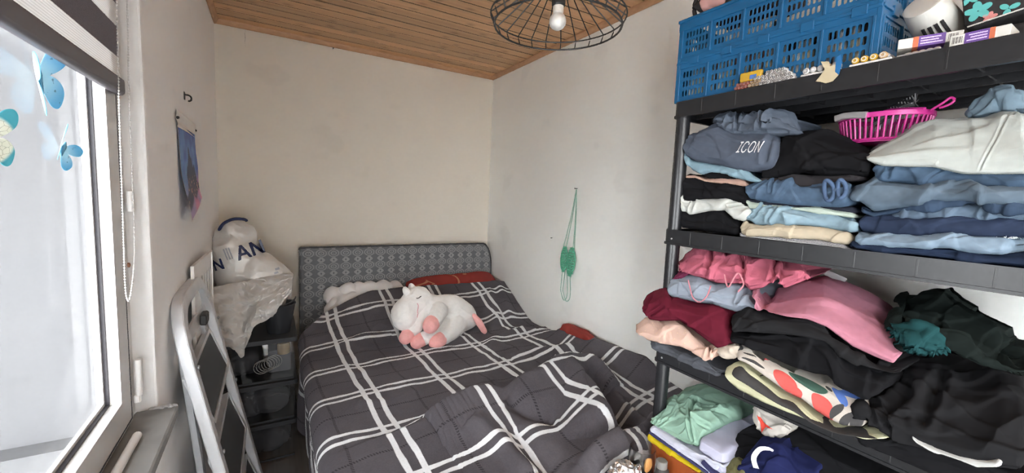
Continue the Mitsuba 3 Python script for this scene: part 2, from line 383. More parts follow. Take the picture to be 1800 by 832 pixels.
def blanket_z(x, y):
    z = .602+0*x
    z += .20*sstep(2.30, 2.84, y)*(.55+.45*sstep(.15, .6, x))
    z += .03*sstep(1.2, 1.6, x)*sstep(2.4, 1.6, y)                        # lies up against the wall
    z += crest([(1.62, 1.25), (1.55, 1.6), (1.57, 2.0)], x, y, .085, .10, .10)
    # the big fold across the foot of the bed and its arm towards the viewer
    big = crest([(.50, 1.41), (.62, 1.415), (.74, 1.415), (.82, 1.375), (.91, 1.41), (1.06, 1.457), (1.22, 1.51), (1.33, 1.49), (1.37, 1.42), (1.35, 1.30)], x, y, .120, .20, .05)
    arm = crest([(1.25, 1.52), (1.20, 1.38), (1.166, 1.259), (1.10, 1.106), (1.06, 1.02)], x, y, .125, .14, .045)
    z += np.maximum(big, arm)+.25*np.minimum(big, arm)
    z -= crest([(1.30, 1.42), (1.27, 1.25), (1.21, 1.10), (1.14, 1.01)], x, y, .07, .05, .06)
    z -= crest([(.80, 1.33), (.86, 1.25), (.95, 1.20)], x, y, .055, .05, .05)
    z += crest([(.62, 1.28), (.68, 1.14), (.70, 1.0)], x, y, .035, .04, .05)
    z -= crest([(.76, 1.20), (.75, 1.08), (.78, .98)], x, y, .035, .04, .04)
    # folds towards the wall
    z += crest([(1.12, 1.86), (1.24, 1.84), (1.36, 1.80), (1.46, 1.72)], x, y, .038, .07, .03)
    z += crest([(1.08, 2.02), (1.2, 2.16), (1.34, 2.20), (1.5, 2.18)], x, y, .028, .05, .04)
    z += crest([(1.30, 2.35), (1.38, 2.5), (1.42, 2.7)], x, y, .028, .035, .05)
    z += crest([(1.44, 2.42), (1.5, 2.6), (1.52, 2.76)], x, y, .03, .04, .04)
    z += crest([(.3, 1.70), (.42, 1.66), (.56, 1.70)], x, y, .016, .04, .035)
    z += crest([(.3, 2.36), (.45, 2.42), (.62, 2.40)], x, y, .018, .05, .03)
    # rolled hem at the near right corner, against the shelf post
    z += crest([(.86, .935), (.95, .945), (1.03, .948), (1.12, .955), (1.22, .975), (1.30, 1.02)], x, y, .088, .030, .032)
    P = np.stack([x, y, 0*x], -1)
    z += .016*(nz(P*np.array([5, 5, 1]), 4)-.5)+.02*(ridged(P*np.array([3.2, 4.1, 1])+nz(P*4, 9)[..., None]*.8, 6)**3)*.6
    z += .006*(nz(P*np.array([17, 17, 1]), 8)-.5)
    return z
def blanket():
    # across: s from the bottom of the drape at the left, over the edge, to the wall; along: y
    S = np.concatenate([np.linspace(-.40, -.06, 34), np.linspace(-.055, .08, 22), np.linspace(.086, 1.44, 230)])
    Tt = np.linspace(0, 1, 380)
    s, t = np.meshgrid(S, Tt, indexing='ij')
    xe = .155; r = .055
    x_top = np.where(s > 0, xe+s, xe+0*s)
    yh = hem_y(np.maximum(x_top, .12)+np.minimum(s, 0)*.6)
    L = yh-.67
    y = .67+L*t
    # rounded edge: arc of radius r between s=-.055 and s=.08
    th = np.clip((.035-s)/.09, 0, 1)*math.pi/2
    side = np.maximum(-.055-s, 0)
    zt = blanket_z(np.maximum(x_top, xe), y)
    f1 = nz(np.stack([y*3.1, s*2, 0*s], -1), 21); f2 = nz(np.stack([y*9, s*3, 0*s], -1), 22)
    flare = side*(-.10+.30*(f1-.42)+.14*(f2-.5))
    X = np.where(s > .035, xe+s, xe+.035-r*np.sin(th)-flare-.012*sstep(0, .2, side)*np.sin(y*21+3*f1))
    Z = zt-np.where(s > .035, 0, r*(1-np.cos(th)))-side*(.97+.1*(f1-.5))
    # foot: the last centimetres bend down over the end
    # the hem hangs down over the foot of the bed
    fold = np.maximum(.945-y, 0); yc = np.maximum(y, .945)
    zf = blanket_z(np.maximum(x_top, xe), yc)
    ft = np.clip(fold/.08, 0, 1)*math.pi/2
    y2 = np.where(fold > 0, .945-.05*np.sin(ft)+.02*np.sin(x_top*23)*sstep(.06, .25, fold), y)
    Z = np.where((fold > 0) & (s > .035), zf-.05*(1-np.cos(ft))-np.maximum(fold-.08, 0), Z)
    Z = np.where((fold > 0) & (s <= .035), Z, Z)
    # hem edge curls
    Z += .012*np.exp(-((1-t)*L/.03)**2)
    V = np.stack([X, y2, Z], -1)
    top = V.reshape(-1, 3)
    m = trimesh.Trimesh(top, grid_faces(*s.shape), process=False)
    nrm = m.vertex_normals
    if nrm[len(nrm)//2, 2] < 0: m.invert(); nrm = -nrm
    low = top-m.vertex_normals*.008
    n, k = s.shape; N = n*k
    F = np.vstack([m.faces, m.faces[:, ::-1]+N])
    edge = np.concatenate([np.arange(k), np.arange(1, n)*k+k-1, (n-1)*k+np.arange(k-2, -1, -1), np.arange(n-2, 0, -1)*k])
    e2 = np.roll(edge, -1)
    rim = np.vstack([np.stack([edge, e2, e2+N], -1), np.stack([edge, e2+N, edge+N], -1)])
    full = trimesh.Trimesh(np.vstack([top, low]), np.vstack([F, rim]), process=False)
    cloth_y = y+.10*sstep(2.35, 2.8, y)+.03*np.sin(7*s+2)*0
    cu = np.where(s > .035, xe+s, xe+s)
    uv = np.stack([cu, cloth_y], -1).reshape(-1, 2)
    return full, np.vstack([uv, uv])
def plaid(p, n, uv):
    wob = (fbm(uv.x*9, uv.y*9, 1.0, 2)-.5)*.012
    a = uv.x-.347-.045*(2.15-uv.y)+wob; b = uv.y-2.105+wob-.02*(uv.x-.6)
    fa, fb = a/.345, b/.317
    da = dr.abs(dr.abs((fa-dr.floor(fa+.5))*.345)-.0255); db = dr.abs(dr.abs((fb-dr.floor(fb+.5))*.317)-.0215)
    w = dr.maximum(smoothstep(.0115, .0085, da), smoothstep(.0105, .0075, db))
    ga, gb = fa+.5, fb+.5
    ea = dr.abs((ga-dr.floor(ga+.5))*.345); eb = dr.abs((gb-dr.floor(gb+.5))*.317)
    hatch = dr.maximum(smoothstep(.006, .004, ea)*(dr.sin(uv.y*700+uv.x*300)*.5+.5), smoothstep(.006, .004, eb)*(dr.sin(uv.x*700+uv.y*300)*.5+.5))
    fz = fbm(p.x*260, p.y*260, p.z*260, 2); bl = fbm(uv.x*6, uv.y*6, 0, 3)
    g = mix((.044, .040, .046), (.092, .084, .091), bl*.65+fz*.35)
    g = g*(1-.62*hatch)
    return mix(g, (.60, .61, .62), w*(.86+.14*fz))
bumped('m_blanket', mikit.proc(plaid), lambda p, n, uv: fbm(p.x*240, p.y*240, p.z*240, 2), .0014, .95, sheen=.6, specular=.1)
bm, buv = blanket()
single('blanket', bm, 'm_blanket', 'dark grey fleece blanket with white double line plaid spread over the bed', 'blanket', smooth=True, uv=buv)

# ---- pillows at the headboard
def crumple(m, amp, freq, seed, sharp=.6):
    v = np.array(m.vertices); n = np.array(m.vertex_normals)
    w = nz(v*np.array([1, 1, 1])*freq*.5, seed+3)[:, None]*.35
    d = (1-sharp)*(nz(v*freq, seed)-.5)*2+sharp*(ridged(v*freq+w*3, seed+1)**2.5*1.4-.5)
    return trimesh.Trimesh(v+n*(amp*d)[:, None], m.faces, process=False)
def pillow(cx, cy, cz, lx, ly, lz, M=None, amp=.012, freq=9, seed=1, res=90, p=.55):
    u = np.linspace(-1, 1, res); a, b = np.meshgrid(u, u, indexing='ij')
    a, b = np.sign(a)*np.abs(a)**.8, np.sign(b)*np.abs(b)**.8
    h = (np.clip(1-a**4, 0, 1)*np.clip(1-b**4, 0, 1))**p
    k = 1-.06*(np.abs(b)**2)*(np.abs(a)**2)
    pin = 1-.10*(1-np.abs(a)**2)*(np.abs(b)**8)
    V1 = np.stack([a*lx*k, b*ly*k*pin, h*lz], -1).reshape(-1, 3); V2 = V1*np.array([1, 1, -1.0])
    F = grid_faces(res, res)
    m = trimesh.Trimesh(np.vstack([V1, V2]), np.vstack([F, F[:, ::-1]+len(V1)]), process=False); m.merge_vertices(digits_vertex=6)
    m = crumple(m, amp, freq, seed)
    if M is not None: m.apply_transform(M)
    m.apply_translation((cx, cy, cz)); return m
mat('m_white_cloth', mikit.proc(lambda p, n, uv: mi.Color3f((.70, .69, .685))*(.94+.1*fbm(p.x*9, p.y*9, p.z*9, 3))), .95, sheen=.2)
def red_leaf(p, n, uv):
    a, b = p.x*5.2+.3*dr.sin(p.y*9), p.y*7.0+p.z*7.0
    f, s, r = voronoi(a*.75, b*.6)
    ln = smoothstep(.05, .02, dr.abs(dr.sin(a*1.7+b*.9)*.35-(f-.35)))
    lf = smoothstep(.82, .86, r)*smoothstep(.34, .26, f)
    c = mix((.135, .010, .008), (.20, .022, .014), fbm(p.x*7, p.y*7, p.z*7, 2))
    return mix(mix(c, (.36, .18, .10), ln*.7), (.40, .20, .10), lf)
mat('m_red_cloth', mikit.proc(red_leaf), .85, sheen=.2)
single('pillow', pillow(.565, 2.895, .750, .27, .13, .085, rot((1, 0, 0), 32) @ rot((0, 1, 0), -2), .034, 11, 5), 'm_white_cloth',
       'crumpled white pillow at the left of the headboard behind the blanket', 'pillow', smooth=True)
single('pillow', pillow(1.22, 2.89, .765, .37, .13, .085, rot((1, 0, 0), 34) @ rot((0, 1, 0), -3), .012, 7, 12), 'm_red_cloth',
       'dark red pillow with pale leaf print at the right of the headboard', 'pillow', smooth=True)
single('bed_sheet', pillow(1.545, 1.79, .700, .035, .17, .045, rot((0, 0, 1), -3), .016, 15, 17, 50), 'm_red_cloth',
       'bright red bedding bunched between blanket and right wall', 'bedding', smooth=True)

# ------------------------------------------------------------------ hippo plush
mat('m_plush', mikit.proc(lambda p, n, uv: mi.Color3f((.68, .67, .65))*(.93+.12*fbm(p.x*60, p.y*60, p.z*60, 3))), .95, sheen=.5)
mat('m_plush_pink', mikit.proc(lambda p, n, uv: mi.Color3f((.72, .36, .34))*(.9+.2*fbm(p.x*60, p.y*60, p.z*60, 3))), .95, sheen=.5)
mat('m_thread_pink', (.5, .25, .27), .8)
mat('m_thread_dark', (.06, .05, .05), .8)
def blob(chains, edge=.012, it=12):
    M = None
    for ch in chains:
        for (p, r), (q, s) in zip(ch[:-1], ch[1:]):
            h = m3.Manifold.batch_hull([m3.Manifold.sphere(r, 28).translate(tuple(p)), m3.Manifold.sphere(s, 28).translate(tuple(q))])
            M = h if M is None else M+h
    t = tm(M.refine_to_length(edge)); t.merge_vertices()
    trimesh.smoothing.filter_taubin(t, .6, -.53, iterations=it)
    return t
hip = thing('plush_hippo', 'white plush hippo with pink feet lying on its side on the plaid blanket', 'plush toy')
def H(x, y, z): return np.array([x, y, z])
body = blob([[((.87, 2.385, .755), .100), ((.985, 2.40, .735), .120), ((1.05, 2.39, .71), .105)], [((1.05, 2.385, .70), .098), ((1.095, 2.37, .69), .070)],
             [((.765, 2.365, .855), .080), ((.735, 2.35, .835), .085)], [((.665, 2.30, .800), .078), ((.650, 2.26, .770), .064)], [((.74, 2.35, .835), .080), ((.668, 2.305, .802), .074)], [((.78, 2.37, .83), .070), ((.86, 2.385, .775), .092)],
             [((.790, 2.31, .790), .050), ((.735, 2.26, .735), .044), ((.672, 2.225, .700), .036)],
             [((.87, 2.29, .795), .052), ((.835, 2.23, .775), .048), ((.795, 2.18, .757), .043)],
             [((.90, 2.30, .690), .060), ((.82, 2.245, .67), .047), ((.745, 2.205, .660), .039)],
             [((.98, 2.31, .680), .075), ((.92, 2.25, .66), .056), ((.850, 2.20, .645), .043)]], .009, 9)
body = crumple(body, .0035, 22, 3, .7)
part('body', body, 'm_plush', hip, smooth=True)
def foot(a, b, r): return blob([[(H(*a), r), (H(*b), r*.93)]], .008, 6)
for a, b, r in (((.672, 2.232, .698), (.645, 2.205, .682), .041), ((.790, 2.185, .755), (.768, 2.150, .752), .048),
                ((.745, 2.213, .658), (.705, 2.190, .652), .041), ((.848, 2.20, .645), (.812, 2.17, .640), .046)):
    part('foot', foot(a, b, r), 'm_plush_pink', hip, 'pink foot')
part('tail', blob([[((1.105, 2.29, .735), .014), ((1.135, 2.275, .69), .023), ((1.168, 2.26, .632), .019)]], .006, 6), 'm_plush_pink', hip, 'pink tail')
for a, b in (((.690, 2.345, .905), (.676, 2.34, .928)), ((.735, 2.39, .915), (.73, 2.40, .932))):
    part('ear', blob([[(a, .024), (b, .017)]], .007, 6), 'm_plush', hip)
def on_surf(P, off=.001):
    """points of a stitched line, laid onto the body from the front"""
    d = np.array([.30, .93, -.22]); d /= np.linalg.norm(d)
    ray = trimesh.ray.ray_triangle.RayMeshIntersector(body); out = []
    for p in P:
        loc, _, _ = ray.intersects_location([np.asarray(p)-d], [d], multiple_hits=False)
        if len(loc): out.append(loc[0]-d*off)
    return np.array(out)
part('mouth', sweep(spline(on_surf([(.705, 2.2, .872), (.712, 2.2, .862), (.712, 2.2, .845), (.709, 2.2, .825), (.710, 2.2, .808), (.708, 2.2, .790)]), 24), .0022, 6), 'm_thread_pink', hip, 'pink stitched mouth line')
part('eye', sweep(spline(on_surf([(.700, 2.2, .902), (.715, 2.2, .903), (.728, 2.2, .912)]), 12), .0028, 6), 'm_thread_dark', hip, 'dark stitched closed eye')
# ------------------------------------------------------------------ pendant lamp
mat('m_black_metal', (.02, .02, .02), .4, metallic=.3)
mat('m_bulb', (.66, .655, .63), .3, specular=.5)
mat('m_bulb_base', (.66, .63, .58), .4)
LC = np.array([.882, 1.235, 2.098])
lamp = thing('pendant_lamp', 'black wire cage pendant lamp hanging from the wooden ceiling', 'lamp')
def ring(r, z, wr, n=64):
    a = np.arange(n)*2*math.pi/n
    return sweep(np.stack([LC[0]+r*np.cos(a), LC[1]+r*np.sin(a), np.full(n, LC[2]+z)], 1), wr, 8, closed=True)
R1, R2, R3, Z1, Z3 = .236, .222, .235, .034, .0
part('ring', ring(.222, 0, .0034), 'm_black_metal', lamp)
part('ring', ring(.236, .034, .0026), 'm_black_metal', lamp)
part('ring', ring(.035, .175, .0026), 'm_black_metal', lamp)
NW = 24
for k in range(NW):
    a = 2*math.pi*(k+.35)/NW; c, s = math.cos(a), math.sin(a)
    P = [(LC[0]+r*c, LC[1]+r*s, LC[2]+z) for r, z in ((.222, 0), (.236, .034), (.035, .175))]
    part('wire', sweep(np.vstack([np.linspace(P[0], P[1], 4)[:-1], np.linspace(P[1], P[2], 5)]), .0021, 6), 'm_black_metal', lamp)
part('socket', lathe([(0, .175), (.022, .175), (.024, .16), (.024, .075), (.021, .07), (0, .07)], 24).apply_translation(LC), 'm_black_metal', lamp)
ba = np.linspace(-math.pi/2, .90, 16)
blb = part('bulb', lathe([(max(.030*math.cos(t), 0 if k == 0 else 1e-4), .012+.030*math.sin(t)) for k, t in enumerate(ba)]+[(.0178, .044), (.0178, .052), (0, .052)], 28).apply_translation(LC+np.array([0, 0, .008])), 'm_bulb', lamp, 'unlit white bulb')
part('bulb_base', lathe([(0, .05), (.019, .05), (.019, .074), (0, .074)], 24).apply_translation(LC), 'm_bulb_base', blb)
part('cord', sweep(np.array([LC+(0, 0, .17), LC+(0, 0, .25), [LC[0], LC[1], ZC-.02]]), .003, 8), 'm_black_metal', lamp)
part('ceiling_cup', lathe([(0, -.045), (.05, -.045), (.06, -.035), (.062, 0), (0, 0)], 28).apply_translation((LC[0], LC[1], ZC-.001)), 'm_black_metal', lamp)

# ------------------------------------------------------------------ day-night roller blind
mat('m_blind_dark', mikit.proc(lambda p, n, uv: mi.Color3f((.085, .075, .085))*(.85+.3*noise(p.y*900, p.z*900))), .8)
mat('m_bottom_bar', (.075, .068, .078), .45)
scene['m_blind_sheer'] = {'type': 'principledthin', 'base_color': mikit.proc(lambda p, n, uv: mi.Color3f((.88, .88, .88))*(.80+.20*(dr.sin(p.z*1300)*.5+.5))), 'roughness': .9, 'diff_trans': .5}
bl = thing('roller_blind', 'grey and white striped day-night roller blind half lowered over the window', 'blind')
BY0, BY1, BX = .13, 1.318, -.298
def strip(z0, z1, x, th=.0008): return bx(x-th, x+th, BY0, BY1, z0, z1)
part('bottom_bar', rbox(BX-.011, BX+.011, BY0, BY1+.001, 1.692, 1.732, .009, 5), 'm_bottom_bar', bl, 'dark bottom bar')
z = 1.732; dark = False
for h in (.046, .069, .050, .070, .050, .070, .050, .070, .07):
    part('dark_stripe' if dark else 'sheer_stripe', strip(z, z+h, BX+(0 if dark else .0005)), 'm_blind_dark' if dark else 'm_blind_sheer', bl, smooth=False)
    z += h; dark = not dark
part('roller', moved(lathe([(0, BY0), (.022, BY0), (.022, BY1), (0, BY1)], 24), rot((1, 0, 0), -90), tr(BX, 0, 2.28)), 'm_blind_dark', bl)
for yy in (BY0-.012, BY1+.002):
    part('bracket', cbox(BX-.03, BX+.028, yy, yy+.010, 2.24, 2.329, .002), 'm_white_plastic', bl)
def beads(path, step=.0065, r=.0021):
    P = spline(path, 600); L = np.r_[0, np.cumsum(np.linalg.norm(np.diff(P, axis=0), axis=1))]
    q = np.arange(0, L[-1], step); Q = np.stack([np.interp(q, L, P[:, i]) for i in range(3)], 1)
    b = trimesh.creation.icosphere(1, r)
    return cat([moved(b, tr(*p)) for p in Q]+[sweep(P[::12], .0006, 5)])
mat('m_bead', (.5, .495, .49), .4)
part('bead_chain', beads([(BX+.013, 1.345, 2.28), (BX+.014, 1.345, 1.92), (BX+.013, 1.330, 1.694), (BX+.013, 1.318, 1.384), (BX+.013, 1.300, 1.29), (BX+.013, 1.262, 1.228), (BX+.013, 1.240, 1.223), (BX+.012, 1.232, 1.26), (BX+.012, 1.238, 1.39), (BX+.012, 1.255, 1.68), (BX+.012, 1.285, 2.0), (BX+.012, 1.315, 2.28)]), 'm_bead', bl, 'white bead chain', smooth=True, kind='stuff')

# ------------------------------------------------------------------ blue butterfly decorations on the pane
def bf_col(p, n, uv):
    r = dr.sqrt(dr.square(uv.x)+dr.square(uv.y))
    c = mix((.55, .80, .88), (.16, .48, .70), smoothstep(.15, 1.0, r))
    return mix(c, (.04, .12, .2), smoothstep(.80, .86, fbm(uv.x*9, uv.y*9, 0, 2))*.6)
def bf_white(p, n, uv):
    r = dr.sqrt(dr.square(uv.x)+dr.square(uv.y))
    f, s, q = voronoi(uv.x*5, uv.y*5)
    c = mix((.78, .80, .72), (.25, .28, .22), smoothstep(.08, .02, s-f)*.6)
    return mix(c, (.10, .42, .50), smoothstep(.72, .86, r))
for nm, fn in (('m_butterfly', bf_col), ('m_butterfly_pale', bf_white)):
    scene[nm] = {'type': 'principledthin', 'base_color': mikit.proc(fn), 'roughness': .5, 'diff_trans': .5}
mat('m_butterfly_body', (.12, .3, .42), .6)
def wing(pts, fold, size, th=.0006, n=70):
    """a wing outline (unit coordinates, root at 0,0) bent up towards its tip"""
    o = spline(pts, n, True); g = Polygon(o).buffer(0)
    v, f = trimesh.creation.triangulate_polygon(g.segmentize(.12), engine='earcut')
    m = trimesh.Trimesh(np.column_stack([v, v[:, 0]*0]), f, process=False).subdivide()
    v = np.array(m.vertices); uv = v[:, :2].copy()
    lift = np.abs(v[:, 0])*fold+.10*v[:, 0]**2
    P = np.column_stack([v[:, 0]*size, v[:, 1]*size, lift*size+.0012])
    N = len(P)
    V = np.vstack([P, P-np.array([0, 0, th])]); F = np.vstack([m.faces, m.faces[:, ::-1]+N])
    return trimesh.Trimesh(V, F, process=False), np.vstack([uv, uv])
UPW = [(0, 0), (.25, .38), (.62, .78), (.92, .80), (1.0, .55), (.85, .22), (.45, .02)]
LOW = [(0, 0), (.35, .02), (.62, -.2), (.68, -.55), (.48, -.92), (.26, -.86), (.10, -.4)]
def butterfly(y, z, size, ang, label, m='m_butterfly', fold=.35):
    b = thing('butterfly_sticker', label, 'butterfly decoration', None)
    ca, sa = math.cos(math.radians(ang)), math.sin(math.radians(ang))
    ex, ey = (0, ca, sa), (0, -sa, ca)
    for s in (1, -1):
        for nm, o in (('upper_wing', UPW), ('lower_wing', LOW)):
            w, uv = wing([(s*a, c) for a, c in o], fold, size)
            part(nm, to_plane(w, (-.3448, y, z), ex, ey), m, b, smooth=True, uv=uv)
    bd = sweep(np.array([(0, .42, .006/size), (0, .1, .006/size), (0, -.45, .005/size)])*size, np.array([.0015, .0035, .001]), 8)
    part('body', to_plane(bd, (-.3448, y, z), ex, ey), 'm_butterfly_body', b)
butterfly(1.048, 1.668, .062, 22, 'large pale blue butterfly just below the blind on the window pane')
butterfly(1.125, 1.552, .040, -35, 'small blue butterfly in the middle of the window pane')
butterfly(.885, 1.546, .046, 20, 'white butterfly with dark veins at the left edge of the window pane', 'm_butterfly_pale')
# white rod on the sill
mat('m_rod', (.62, .61, .6), .4)
single('blind_rod', sweep(np.array([(-.288, .80, WZ0+.03), (-.285, 1.0, WZ0+.03), (-.281, 1.245, WZ0+.03)]), np.array([.009, .009, .009]), 14), 'm_rod', 'white plastic rod lying along the window sill', 'rod')

# ------------------------------------------------------------------ left wall: hook, poster, slotted panel
hk = thing('wall_hook', 'small black metal hook on the left wall above the poster', 'hook')
part('plate', cbox(XL-.001, XL+.003, 1.985, 2.0, 1.806, 1.834, .001), 'm_black_metal', hk)
part('arm', sweep(spline([(XL+.002, 1.993, 1.824), (XL+.014, 1.997, 1.824), (XL+.020, 2.004, 1.818), (XL+.018, 2.01, 1.808), (XL+.010, 2.008, 1.804)], 20), .003, 8), 'm_black_metal', hk)
def poster_col(p, n, uv):
    u, v = uv.x, uv.y
    sky_ = mix((.55, .20, .33), (.055, .09, .27), smoothstep(.02, .55, v+.1*fbm(u*5, v*5, 0, 3)))
    sky_ = mix(sky_, (.10, .26, .45), smoothstep(.45, .75, fbm(u*4+3, v*3, 2, 3))*.5)
    # dark rocks and roofs: plain peaks
    h = .26+.55*smoothstep(.85, .0, dr.abs(u-.55)*2)*(.35+.65*noise(u*11, 4.0))+.10*cell_rand(dr.floor(u*14), 8)*smoothstep(.9, .4, dr.abs(u-.5)*2)
    rock = smoothstep(h, h-.02, v)*smoothstep(.10, .16, v+.08*(noise(u*7, 1)-.5))
    c = mix(sky_, (.02, .022, .045), rock*.92)
    win = smoothstep(.91, .92, cell_rand(dr.floor(u*26), dr.floor(v*40)))*rock*smoothstep(.45, .3, v)
    c = mix(c, (.6, .33, .26), win*.45)
    edge = dr.minimum(dr.minimum(u, 1-u)*.30, dr.minimum(v, 1-v)*.40)
    return mix((.6, .58, .57), c, smoothstep(.003, .005, edge))
mat('m_poster', mikit.proc(poster_col), .45, specular=.3)
mat('m_paper', (.62, .60, .58), .7)
def sheet(y0, y1, z0, z1, curl, th=.0006, n=24, k=60, torn=0.0):
    a, b = np.meshgrid(np.linspace(0, 1, n), np.linspace(0, 1, k), indexing='ij')
    zb = z0+torn*(1-a)*0+torn*a**1.0
    z = zb+(z1-zb)*b; y = y0+(y1-y0)*a
    x = XL+.004+curl*(1-b)**2*(1.1-.5*a)+.004*np.sin(b*9+a*3)*(1-b)
    V = np.stack([x, y, z], -1).reshape(-1, 3); uv = np.stack([a, b], -1).reshape(-1, 2)
    m = trimesh.Trimesh(V, grid_faces(n, k), process=False)
    V2 = V-np.array([th, 0, 0]); N = len(V)
    return trimesh.Trimesh(np.vstack([V, V2]), np.vstack([m.faces, m.faces[:, ::-1]+N]), process=False), np.vstack([uv, uv])
po = thing('poster', 'curling dark blue and pink poster pinned to the left wall', 'poster')
s_, u_ = sheet(1.815, 2.205, 1.36, 1.70, .028, torn=.075)
part('print', s_, 'm_poster', po, smooth=True, uv=u_)
s_, u_ = sheet(1.80, 2.215, 1.685, 1.742, .0)
part('hanging_strip', s_, 'm_paper', po, 'pale strip holding the poster', smooth=True)
for yy in (1.812, 2.20): part('pin', moved(trimesh.creation.icosphere(2, .005), tr(XL+.006, yy, 1.716)), 'm_black_metal', po)

pan = thing('slotted_panel', 'white plastic panel with long slots leaning on the left wall behind the ladder', 'panel')
def panel_mesh():
    o = sbox(0, 0, .44, .74)
    holes = []
    for z0, z1 in ((.44, .67), (.12, .38)):
        for c_ in range(4):
            a = .155+c_*.066
            holes.append(sbox(a, z0, a+.046, z1).buffer(-.008).buffer(.008))
    return extrude(o.difference(unary_union(holes)), .003)
ax_ = np.array([.03, .9995, 0])
part('board', to_plane(panel_mesh(), (XL+.018, 1.895, .447), ax_, (0, 0, 1)), 'm_white_plastic', pan, smooth=False)
for a, b in (((0, .734), (.44, .74)), ((0, 0), (.44, .006)), ((0, 0), (.006, .74)), ((.434, 0), (.44, .74))):
    part('rim', to_plane(bx(a[0], b[0], a[1], b[1], -.004, .007), (XL+.018, 1.895, .447), ax_, (0, 0, 1)), 'm_white_plastic', pan, smooth=False)
mat('m_dark_gap', (.05, .05, .055), .8)

# ------------------------------------------------------------------ step ladder, folded, against the left wall
mat('m_ladder', mikit.proc(lambda p, n, uv: mi.Color3f((.60, .62, .65))*(.9+.15*fbm(p.x*30, p.y*30, p.z*8, 3))), .35, specular=.5)
mat('m_ladder_grey', (.36, .37, .39), .4)
mat('m_tread', mikit.proc(lambda p, n, uv: mi.Color3f((.032, .034, .036))*(.9+.4*smoothstep(.3, .7, dr.sin(p.y*520)*.5+.5))), .6)
mat('m_screw', (.3, .3, .31), .3, metallic=.8)
lad = thing('step_ladder', 'folded white step ladder with black treads leaning against the left wall', 'ladder')
def LP(y, z, off=0.0):   # the plane of the front frame
    return np.array([-.262+(1.15-z)*.20+off, y, z])
yl, yr, zt = (1.53, 2.09, 1.112)
def frame_path():
    pts = [(yl-.03, .03), (yl-.012, .5), (yl, .85), (yl+.012, zt-.13), (yl+.045, zt-.05), (yl+.12, zt-.006), ((yl+yr)/2, zt), (yr-.12, zt-.006), (yr-.045, zt-.05), (yr-.008, zt-.13), (yr, .85), (yr+.012, .5), (yr+.03, .03)]
    return spline([LP(a, b) for a, b in pts], 110)
part('front_frame', sweep(frame_path(), 1.0, 14, flat=(.025, .017), up=(1, 0, .2)), 'm_ladder', lad)
def rear_leg(y):
    P = spline([(-.244, y, .95), (-.205, y, .54), (-.150, y, .03)], 24)
    return sweep(P, 1.0, 12, flat=(.018, .010), up=(1, 0, .1))
for y in (yl+.062, yr-.062): part('rear_leg', rear_leg(y), 'm_ladder_grey', lad)
part('rear_bar', sweep(np.array([(-.180, yl+.062, .30), (-.180, yr-.062, .30)]), .009, 10), 'm_ladder_grey', lad)
def tread(z0, z1):
    c = [LP(yl+.027, z0, -.006), LP(yr-.027, z0, -.006), LP(yr-.027, z1, -.034), LP(yl+.027, z1, -.034)]
    ex = c[1]-c[0]; L = np.linalg.norm(ex); ex /= L; ey = c[3]-c[0]; W = np.linalg.norm(ey); ey /= W
    fr = extrude(sbox(0, 0, L, W).buffer(-.012).buffer(.012).difference(sbox(.014, .012, L-.014, W-.012)), .022)
    pad = extrude(sbox(.012, .010, L-.012, W-.010), .012)
    t = part('tread', to_plane(pad, c[0]+np.array([.006, 0, .001]), ex, ey), 'm_tread', lad, 'black ribbed tread', smooth=False)
    part('tread_frame', to_plane(fr, c[0], ex, ey), 'm_ladder', t, 'white tread frame', smooth=False)
for a, b in ((.714, .890), (.415, .600), (.115, .300)): tread(a, b)
for y, z in ((yl, .93), (yl-.005, .64), (yr, .93), (yr+.005, .64)):
    part('rivet', moved(trimesh.creation.icosphere(2, .008), np.diag([.5, 1, 1, 1]), tr(*LP(y, z, .022))), 'm_screw', lad)
part('catch', cbox(-.232, -.210, 1.865, 1.935, .965, 1.005, .004), 'm_black_metal', lad, 'black plastic catch')
part('crossbar', sweep(np.array([LP(yl, .985, -.012), LP(yr, .985, -.012)]), 1.0, 10, flat=(.020, .006), up=(1, 0, .2)), 'm_ladder', lad)
for y in (yl-.03, yr+.03): part('foot', moved(cbox(-.032, .032, -.018, .018, 0, .04, .005), tr(LP(0, .02)[0], y, 0)), 'm_black_plastic', lad)
